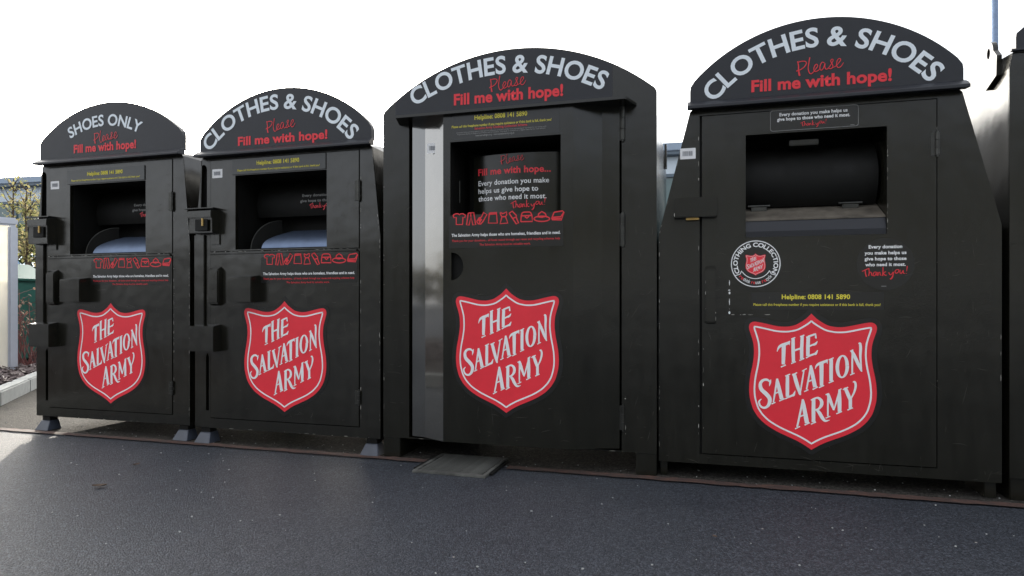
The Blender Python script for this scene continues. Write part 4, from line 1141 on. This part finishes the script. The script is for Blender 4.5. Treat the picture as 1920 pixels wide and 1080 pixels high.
# ================================================================== behind and beside the row
# ---- long low buildings beyond: one at the left, one behind the right half of the row
B0 = Vector((-21.86, 28.2, 0)); B1 = Vector((5.53, 22.1, 0))
BD = (B1 - B0).normalized()
def building(label, u0, u1):
    n = int((u1 - u0) / 2.4); LB = n * 2.4
    bld = thing('retail_building', label, 'building', tuple(B0 + BD * u0), math.atan2(BD.y, BD.x))
    def run(name, mb, mat, count, pitch):
        me = None
        for i in range(count):
            if me is None:
                o = mb.build(name, mat, bld); me = o.data
            else:
                o = bpy.data.objects.new(name, me); COL.objects.link(o); o.parent = bld
            o.location = (i * pitch, 0, 0)
    run('wall_panel', MB().box(0.004, 1.196, 0.0, 0.12, 5.25, 5.855, 0.01), 'clad', n * 2, 1.2)
    run('window_pane', MB().box(0.06, 2.34, 0.02, 0.06, 0.5, 5.12), 'glazing', n, 2.4)
    run('mullion', MB().box(-0.05, 0.05, -0.04, 0.095, 0.0, 5.125), 'gutter', n + 1, 2.4)
    MB().box(0, LB, 0.124, 14, 0.0, 5.97).build('wall', 'clad', bld)
    MB().box(-0.3, LB + 0.3, -0.35, 14.2, 5.98, 6.25, 0.02).build('fascia', 'fascia', bld)
    MB().box(-0.3, LB + 0.3, -0.30, 0.10, 5.86, 5.978, 0.01).build('gutter', 'gutter', bld)
    MB().box(0, LB, -0.06, 0.08, 5.13, 5.245, 0.01).build('transom', 'gutter', bld)
building('pale blue clad building with grey fascia, left of the shoe bank', -36.0, 2.6)
building('pale blue clad building with blue fascia, seen between the two largest banks', 20.5, 60.0)

# ---- kerb and planted bed at the left
K = [Vector((-3.2, 2.6, 0)), Vector((-4.19, 5.15, 0)), Vector((-5.02, 6.94, 0)), Vector((-6.8, 11.0, 0))]
kd = (K[2] - K[1]).normalized()
kb_len = 0.915
pos = K[1] - kd * 2.75
kerb_root = thing('concrete_kerb', 'pale concrete kerb edging the bark-covered bed', 'kerb', tuple(pos), math.atan2(kd.y, kd.x))
kme = None
for i in range(9):
    if kme is None:
        o = MB().box(0.003, kb_len - 0.003, -0.062, 0.062, -0.02, 0.125, 0.012).build('kerb_stone', 'kerb', kerb_root); kme = o.data
    else:
        o = bpy.data.objects.new('kerb_stone', kme); COL.objects.link(o); o.parent = kerb_root
    o.location = (i * kb_len, 0, 0)
kn = Vector((-kd.y, kd.x, 0))
bed = MB()
GX, GY = 26, 40
vg = [[None] * (GY + 1) for _ in range(GX + 1)]
rb = random.Random(5)
for i in range(GX + 1):
    for j in range(GY + 1):
        p = pos + kn * (0.06 + 5.2 * i / GX) + kd * (kb_len * 9 * j / GY)
        vg[i][j] = bed.bm.verts.new((p.x, p.y, 0.085 + 0.06 * min(1, i / 6) + rb.uniform(-0.02, 0.02)))
for i in range(GX):
    for j in range(GY):
        bed.bm.faces.new((vg[i][j], vg[i + 1][j], vg[i + 1][j + 1], vg[i][j + 1]))
bo = bed.build('planting_bed', 'mulch_soil'); bo['kind'] = 'structure'
ch = MB()
for _ in range(5200):
    a, b = rb.random() ** 1.5 * 3.4 + 0.08, rb.uniform(1.6, 8.0)
    p = pos + kn * a + kd * b
    z = 0.10 + 0.05 * min(1, a / 1.2) + rb.uniform(-0.005, 0.03)
    l_, w_ = rb.uniform(0.02, 0.06), rb.uniform(0.01, 0.025)
    m = Matrix.Translation((p.x, p.y, z)) @ Matrix.Rotation(rb.uniform(0, 6.3), 4, 'Z') @ Matrix.Rotation(rb.uniform(-0.7, 0.7), 4, 'X') @ Matrix.Rotation(rb.uniform(-0.6, 0.6), 4, 'Y')
    q = [ch.bm.verts.new(m @ Vector(c)) for c in ((-l_, -w_, 0), (l_, -w_ * 0.6, 0), (l_ * 0.9, w_, 0.004), (-l_ * 0.8, w_ * 0.8, 0.006))]
    q2 = [ch.bm.verts.new(v.co + (m.to_3x3() @ Vector((0, 0, -0.008)))) for v in q]
    ch.bm.faces.new(q)
    for i in range(4):
        ch.bm.faces.new((q[i], q2[i], q2[(i + 1) % 4], q[(i + 1) % 4]))
co = ch.build('bark_mulch', 'bark_chip'); co['kind'] = 'stuff'

# ---- poster frame
yawp = R(49)
PX = Vector((-5.33, 6.90, 0)); pdir = Vector((math.cos(yawp), math.sin(yawp), 0))
pw, ph = 1.25, 1.70
pf = thing('poster_frame', 'silver framed cream poster stand at the left edge beside the shoe bank', 'poster stand', tuple(PX - pdir * (pw / 2) + Vector((0, 0, 0.0))), yawp)
z0 = 0.045
def moulding(length):
    return [(0, 0)]
fw = 0.085
for (xa, xb, za, zb) in ((-pw / 2, pw / 2, z0, z0 + fw), (-pw / 2, pw / 2, z0 + ph - fw, z0 + ph), (-pw / 2, -pw / 2 + fw, z0 + fw, z0 + ph - fw), (pw / 2 - fw, pw / 2, z0 + fw, z0 + ph - fw)):
    MB().box(xa, xb, -0.028, 0.028, za, zb, 0.018).build('frame_rail', 'frame_metal', pf)
MB().box(-pw / 2 + fw - 0.01, pw / 2 - fw + 0.01, -0.004, 0.004, z0 + fw - 0.01, z0 + ph - fw + 0.01).build('poster', 'poster', pf)
for s in (-1, 1):
    MB().box(s * 0.45 - 0.03, s * 0.45 + 0.03, -0.025, 0.025, 0.0, z0 + 0.01, 0.004).build('foot', 'frame_metal', pf)

# ---- plants
def leaf_cloud(mb, rnd, pts, size, flat_=0.3):
    for p in pts:
        s = size * rnd.uniform(0.6, 1.4)
        m = Matrix.Translation(p) @ Matrix.Rotation(rnd.uniform(0, 6.3), 4, 'Z') @ Matrix.Rotation(rnd.uniform(-1.2, 1.2), 4, 'X')
        q = [mb.bm.verts.new(m @ Vector(c)) for c in ((0, -s, 0), (s * 0.55, 0, s * flat_), (0, s, 0), (-s * 0.55, 0, s * flat_))]
        mb.bm.faces.new((q[0], q[1], q[2])); mb.bm.faces.new((q[0], q[2], q[3]))

def sapling(x, y, h, seed, label, dens=1.0):
    rnd = random.Random(seed)
    t = thing('young_tree', label, 'tree', (x, y, 0.1), 0, 'saplings in the planted bed')
    tr = MB(); leaves = []
    pts = [Vector((0, 0, 0))]
    for i in range(1, 9):
        pts.append(pts[-1] + Vector((rnd.uniform(-0.03, 0.03), rnd.uniform(-0.03, 0.03), h / 8)))
    tr.tube(pts, [0.022 * (1 - i / 9.5) + 0.003 for i in range(9)], 6)
    for k in range(26):
        s = rnd.uniform(0.5, 0.98)
        a = pts[min(7, int(s * 8))].lerp(pts[min(8, int(s * 8) + 1)], s * 8 % 1)
        ang = rnd.uniform(0, 6.3); ln = (0.42 * (1.05 - s) + 0.10) * rnd.uniform(0.6, 1.3)
        e = a + Vector((math.cos(ang) * ln * 0.6, math.sin(ang) * ln * 0.6, ln * rnd.uniform(0.6, 1.2)))
        mid = a.lerp(e, 0.5) + Vector((math.cos(ang), math.sin(ang), 0)) * ln * 0.08
        tr.tube([a, mid, e], [0.007, 0.005, 0.002], 4)
        for _ in range(int(20 * dens * (1.25 - s))):
            q = a.lerp(e, rnd.uniform(0.25, 1.05))
            leaves.append(q + Vector((rnd.gauss(0, 0.045), rnd.gauss(0, 0.045), rnd.gauss(0, 0.045))))
    tr.build('trunk', 'twig', t)
    lf = MB(); leaf_cloud(lf, rnd, leaves, 0.028)
    lf.build('crown', 'leaf_yellow', t, recalc=False)
    return t

def gpos(px, depth):
    return ((px - 960.0) / 1200.0 * depth, depth)
x, y = gpos(27, 9.2); sapling(x, y, 2.50, 1, 'thin yellow-leaved sapling rising just right of the poster stand top', 1.0)
x, y = gpos(44, 8.6); sapling(x, y, 2.35, 2, 'bushier yellow-green sapling between poster stand and shoe bank', 1.5)
x, y = gpos(60, 9.6); sapling(x, y, 2.40, 3, 'yellow sapling half hidden behind the shoe bank lock box', 1.2)

def stem_shrub(x, y, h, seed, label):
    rnd = random.Random(seed)
    t = thing('dogwood_shrub', label, 'shrub', (x, y, 0.1), 0, 'bare red-stemmed shrubs in the bed')
    st_ = MB(); lv = []
    for k in range(22):
        ang, sp = rnd.uniform(0, 6.3), rnd.uniform(0.1, 0.5)
        a = Vector((rnd.uniform(-0.09, 0.09), rnd.uniform(-0.09, 0.09), 0))
        hh = h * rnd.uniform(0.55, 1.0)
        m_ = a + Vector((math.cos(ang) * sp * 0.4, math.sin(ang) * sp * 0.4, hh * 0.5))
        e = a + Vector((math.cos(ang) * sp, math.sin(ang) * sp, hh))
        st_.tube([a, m_, e], [0.007, 0.005, 0.002], 5)
        for _ in range(5):
            f = m_.lerp(e, rnd.random()); g2 = f + Vector((rnd.gauss(0, 0.1), rnd.gauss(0, 0.1), rnd.uniform(0.03, 0.12)))
            st_.tube([f, g2], [0.003, 0.0015], 4)
            lv.append(g2)
            if rnd.random() < 0.5:
                lv.append(f + Vector((rnd.gauss(0, 0.03), rnd.gauss(0, 0.03), 0)))
    st_.build('stems', 'red_stem', t)
    lf = MB(); leaf_cloud(lf, rnd, lv, 0.026); lf.build('leaves', 'leaf_brown', t, recalc=False)
x, y = gpos(46, 7.25); stem_shrub(x, y, 1.00, 5, 'red-stemmed shrub with dry leaves right of the poster stand')
x, y = gpos(64, 7.9); stem_shrub(x, y, 0.95, 6, 'red-stemmed shrub mostly hidden behind the shoe bank post')

def hedge(x, y, w, d, h, rz, seed, label):
    rnd = random.Random(seed)
    t = thing('hedge', label, 'hedge', (x, y, 0), rz)
    tr = MB(); lf = MB(); pts = []
    for _ in range(30):
        a = Vector((rnd.uniform(-w / 2, w / 2), rnd.uniform(-d / 3, d / 3), 0))
        e = a + Vector((rnd.uniform(-.3, .3), rnd.uniform(-.2, .2), h * 0.8))
        tr.tube([a, e], [0.02, 0.005], 5)
    for _ in range(9000):
        u = Vector((rnd.uniform(-w / 2, w / 2), rnd.uniform(-d / 2, d / 2), 0.05 + h * rnd.random() ** 0.8))
        top = h * (0.86 + 0.14 * math.sin(u.x * 3.1) * math.cos(u.x * 1.3 + 1))
        if u.z < top:
            pts.append(u)
    leaf_cloud(lf, rnd, pts, 0.06)
    tr.build('trunk', 'twig', t); lf.build('foliage', 'leaf_green', t, recalc=False)
x, y = gpos(0, 14.0); hedge(x, y, 5.0, 1.1, 2.85, R(-10), 8, 'dark green hedge behind the poster stand')

# ---- green bin in the bed
x, y = gpos(-1, 7.5)
wb = thing('wheelie_bin', 'dark green lidded bin between the poster stand and the shrubs', 'bin', (x, y, 0.1), R(-12))
mb = MB()
a = [mb.bm.verts.new(p) for p in ((-0.22, -0.25, 0.06), (0.22, -0.25, 0.06), (0.22, 0.27, 0.06), (-0.22, 0.27, 0.06))]
b = [mb.bm.verts.new(p) for p in ((-0.28, -0.33, 0.98), (0.28, -0.33, 0.98), (0.28, 0.37, 0.98), (-0.28, 0.37, 0.98))]
for i in range(4):
    j = (i + 1) % 4
    mb.bm.faces.new((a[i], a[j], b[j], b[i]))
mb.bm.faces.new(a[::-1]); mb.bm.faces.new(b)
bmesh.ops.bevel(mb.bm, geom=mb.bm.edges[:], offset=0.02, segments=2, affect='EDGES')
mb.build('body', 'green_plastic', wb)
lid = MB(); lid.prism([(-0.32, 0.985), (0.31, 0.985), (0.32, 1.01), (-0.02, 1.20), (-0.31, 1.20)], 'y', -0.37, 0.40)
bmesh.ops.bevel(lid.bm, geom=lid.bm.edges[:], offset=0.012, segments=2, affect='EDGES')
lid.build('lid', 'green_plastic', wb)
for s in (-1, 1):
    MB().cyl((s * 0.20 - 0.025, 0.27, 0.10), (s * 0.20 + 0.025, 0.27, 0.10), 0.10, None, 20).build('wheel', 'rubber', wb)

# ---- parked cars
def car(name, label, x, y, rz, paint, L, H, W, van):
    t = thing(name, label, 'van' if van else 'car', (x, y, 0), rz)
    hb = 0.92 if van else 0.86
    if van:
        prof = [(-L / 2, 0.30), (L / 2, 0.30), (L / 2, 0.85), (L / 2 - 0.55, 1.10), (L / 2 - 1.25, H - 0.12), (L / 2 - 1.6, H), (-L / 2 + 0.25, H), (-L / 2, H - 0.15)]
    else:
        prof = [(-L / 2, 0.32), (L / 2, 0.32), (L / 2, 0.66), (L / 2 - 0.25, 0.80), (L / 2 - 1.15, 0.93), (L / 2 - 1.85, H - 0.08), (L / 2 - 2.3, H), (-L / 2 + 0.85, H - 0.03), (-L / 2 + 0.18, 1.02), (-L / 2, 0.90)]
    mb = MB().prism(prof, 'y', -W / 2, W / 2)
    for v in mb.bm.verts:
        if v.co.z > hb:
            v.co.y *= 1 - 0.20 * (v.co.z - hb) / (H - hb)
    bmesh.ops.bevel(mb.bm, geom=mb.bm.edges[:], offset=0.05, segments=3, affect='EDGES')
    body = mb.build('body', paint, t, True)
    k = 0.20 / (H - hb)
    def side(z):
        return W / 2 * (1 - k * max(0, z - hb)) + 0.004
    spans = [(L / 2 - 1.75, L / 2 - 2.6)] if van else [(L / 2 - 1.5, L / 2 - 2.45), (L / 2 - 2.52, -L / 2 + 0.75)]
    for s in (-1, 1):
        for xa, xb in spans:
            z0_, z1_ = hb + 0.09, H - 0.14
            w = MB(); w.poly([(xa, s * side(z0_), z0_), (xb, s * side(z0_), z0_), (xb, s * side(z1_), z1_), (xa - 0.30, s * side(z1_), z1_)])
            w.build('window', 'car_glass', t)
        for xw in (L / 2 - 0.85, -L / 2 + 0.80):
            wh = MB(); wh.cyl((xw, s * (W / 2 - 0.17), 0.31), (xw, s * (W / 2 + 0.01), 0.31), 0.31, None, 28)
            tyre = wh.build('wheel', 'rubber', t)
            MB().cyl((xw, s * (W / 2 + 0.0), 0.31), (xw, s * (W / 2 + 0.016), 0.31), 0.20, None, 24).build('rim', 'rim', tyre)
        MB().box(L / 2 - 0.10, L / 2 + 0.01, s * (W / 2 - 0.28) - 0.16, s * (W / 2 - 0.28) + 0.16, 0.62, 0.76, 0.02).build('headlight', 'lamp', t)
    return t
x, y = gpos(30, 12.6); car('parked_car', 'white car glimpsed between the poster stand and the shoe bank', x, y, R(8), 'car_white', 4.3, 1.48, 1.75, False)
x, y = gpos(-22, 16.5); car('parked_van', 'pale blue van behind the white car at the left', x, y, R(4), 'car_blue', 4.6, 2.30, 1.95, True)

# ---- lamp post behind the right-hand bank
x, y = gpos(1865, 13.0)
lp = thing('lamp_post', 'tall blue-grey lamp post rising behind the lug of the right bank', 'lamp post', (x, y, 0))
MB().cyl((0, 0, 0.0), (0, 0, 9.0), 0.070, 0.060, 20).build('post', 'post_blue', lp, True)
MB().cyl((0, 0, 0.0), (0, 0, 1.2), 0.11, None, 20).build('base_sleeve', 'post_blue', lp, True)
mb = MB(); mb.tube([Vector((0, 0, 8.95)), Vector((-0.2, 0, 9.25)), Vector((-1.1, 0, 9.35))], [0.05, 0.045, 0.04], 10)
mb.build('arm', 'post_blue', lp)
MB().box(-1.75, -1.05, -0.13, 0.13, 9.29, 9.40, 0.03).build('lamp_head', 'fascia', lp)

# ---- woodland on the far side of the car park, behind the viewer (seen in the paint's reflections)
rw = random.Random(12)
wd = MB(); pts = []
for k in range(46):
    c = Vector((-60 + k * 2.7 + rw.uniform(-1, 1), -27 + rw.uniform(-3, 3), 0))
    hh = rw.uniform(8.5, 12.5) * min(1.0, max(0.42, 1.0 + (c.x + 5.0) / 45.0 * 0.6))
    wd.cyl(c, c + Vector((0, 0, hh * 0.6)), 0.2, 0.1, 6, False)
    for _ in range(260):
        r = Vector((rw.gauss(0, 1), rw.gauss(0, 1), rw.gauss(0, 1)))
        r = r.normalized() * rw.random() ** 0.4
        pts.append(c + Vector((r.x * hh * 0.30, r.y * hh * 0.30, hh * 0.58 + r.z * hh * 0.44)))
for k in range(24):
    c = Vector((-58 + rw.uniform(-3, 3), -26 + k * 2.1, 0))
    hh = rw.uniform(4.0, 7.0)
    wd.cyl(c, c + Vector((0, 0, hh * 0.6)), 0.15, 0.08, 6, False)
    for _ in range(200):
        r = Vector((rw.gauss(0, 1), rw.gauss(0, 1), rw.gauss(0, 1)))
        r = r.normalized() * rw.random() ** 0.4
        pts.append(c + Vector((r.x * hh * 0.34, r.y * hh * 0.34, hh * 0.55 + r.z * hh * 0.44)))
leaf_cloud(wd, rw, pts, 0.42)
wo = wd.build('far_woodland', 'leaf_wood', recalc=False); wo['kind'] = 'stuff'
wo['label'] = 'row of autumn trees on the far side of the car park'

# ---- loose grit and a few dead leaves on the asphalt
rg = random.Random(77)
gm = MB()
for _ in range(280):
    u, v = rg.uniform(1.5, 9.5), -abs(rg.gauss(0, 1)) * 0.9 + 0.05
    p = Vector(along(u, v, 0.0))
    if rg.random() < 0.35:
        p = Vector(along(u, rg.uniform(0.02, 0.25), 0.0045))
    r = rg.uniform(0.0015, 0.0042)
    t_ = bmesh.new(); bmesh.ops.create_icosphere(t_, subdivisions=1, radius=r)
    for q in t_.verts:
        q.co = Vector((q.co.x * rg.uniform(0.8, 1.5), q.co.y * rg.uniform(0.8, 1.4), q.co.z * 0.8)) + p + Vector((0, 0, r * 0.5))
    me = bpy.data.meshes.new('t'); t_.to_mesh(me); t_.free()
    gm.bm.from_mesh(me); bpy.data.meshes.remove(me)
go2 = gm.build('loose_grit', 'kerb'); go2['kind'] = 'stuff'

def dead_leaf(px, py, size, rz, label):
    d = 1200 * 0.85 / (py - 565.0)
    o = MB()
    n = 5
    rows = []
    for i in range(n + 1):
        s_ = i / n
        w_ = size * 0.32 * math.sin(math.pi * min(0.999, s_ * 0.92 + 0.04)) ** 0.8
        z_ = 0.004 + size * 0.22 * (s_ - 0.5) ** 2
        rows.append([o.bm.verts.new(((s_ - 0.5) * size, k * w_, z_ + abs(k) * size * 0.10)) for k in (-1, 0, 1)])
    for a_, b_ in zip(rows, rows[1:]):
        for k in (0, 1):
            o.bm.faces.new((a_[k], b_[k], b_[k + 1], a_[k + 1]))
    ob = o.build('dead_leaf', 'twig', None, True)
    ob.location = ((px - 960) / 1200 * d, d, 0.004); ob.rotation_euler = (0, 0, rz)
    ob['label'] = label; ob['category'] = 'leaf'; ob['group'] = 'dead leaves on the asphalt'
dead_leaf(186, 915, 0.060, 0.2, 'dark curled leaf on the open asphalt in front of the shoe bank')
dead_leaf(256, 874, 0.040, 1.2, 'small dry leaf nearest the foot of the shoe bank')
dead_leaf(1340, 1010, 0.022, 2.0, 'tiny leaf scrap on the asphalt below the red shield of the right bank')
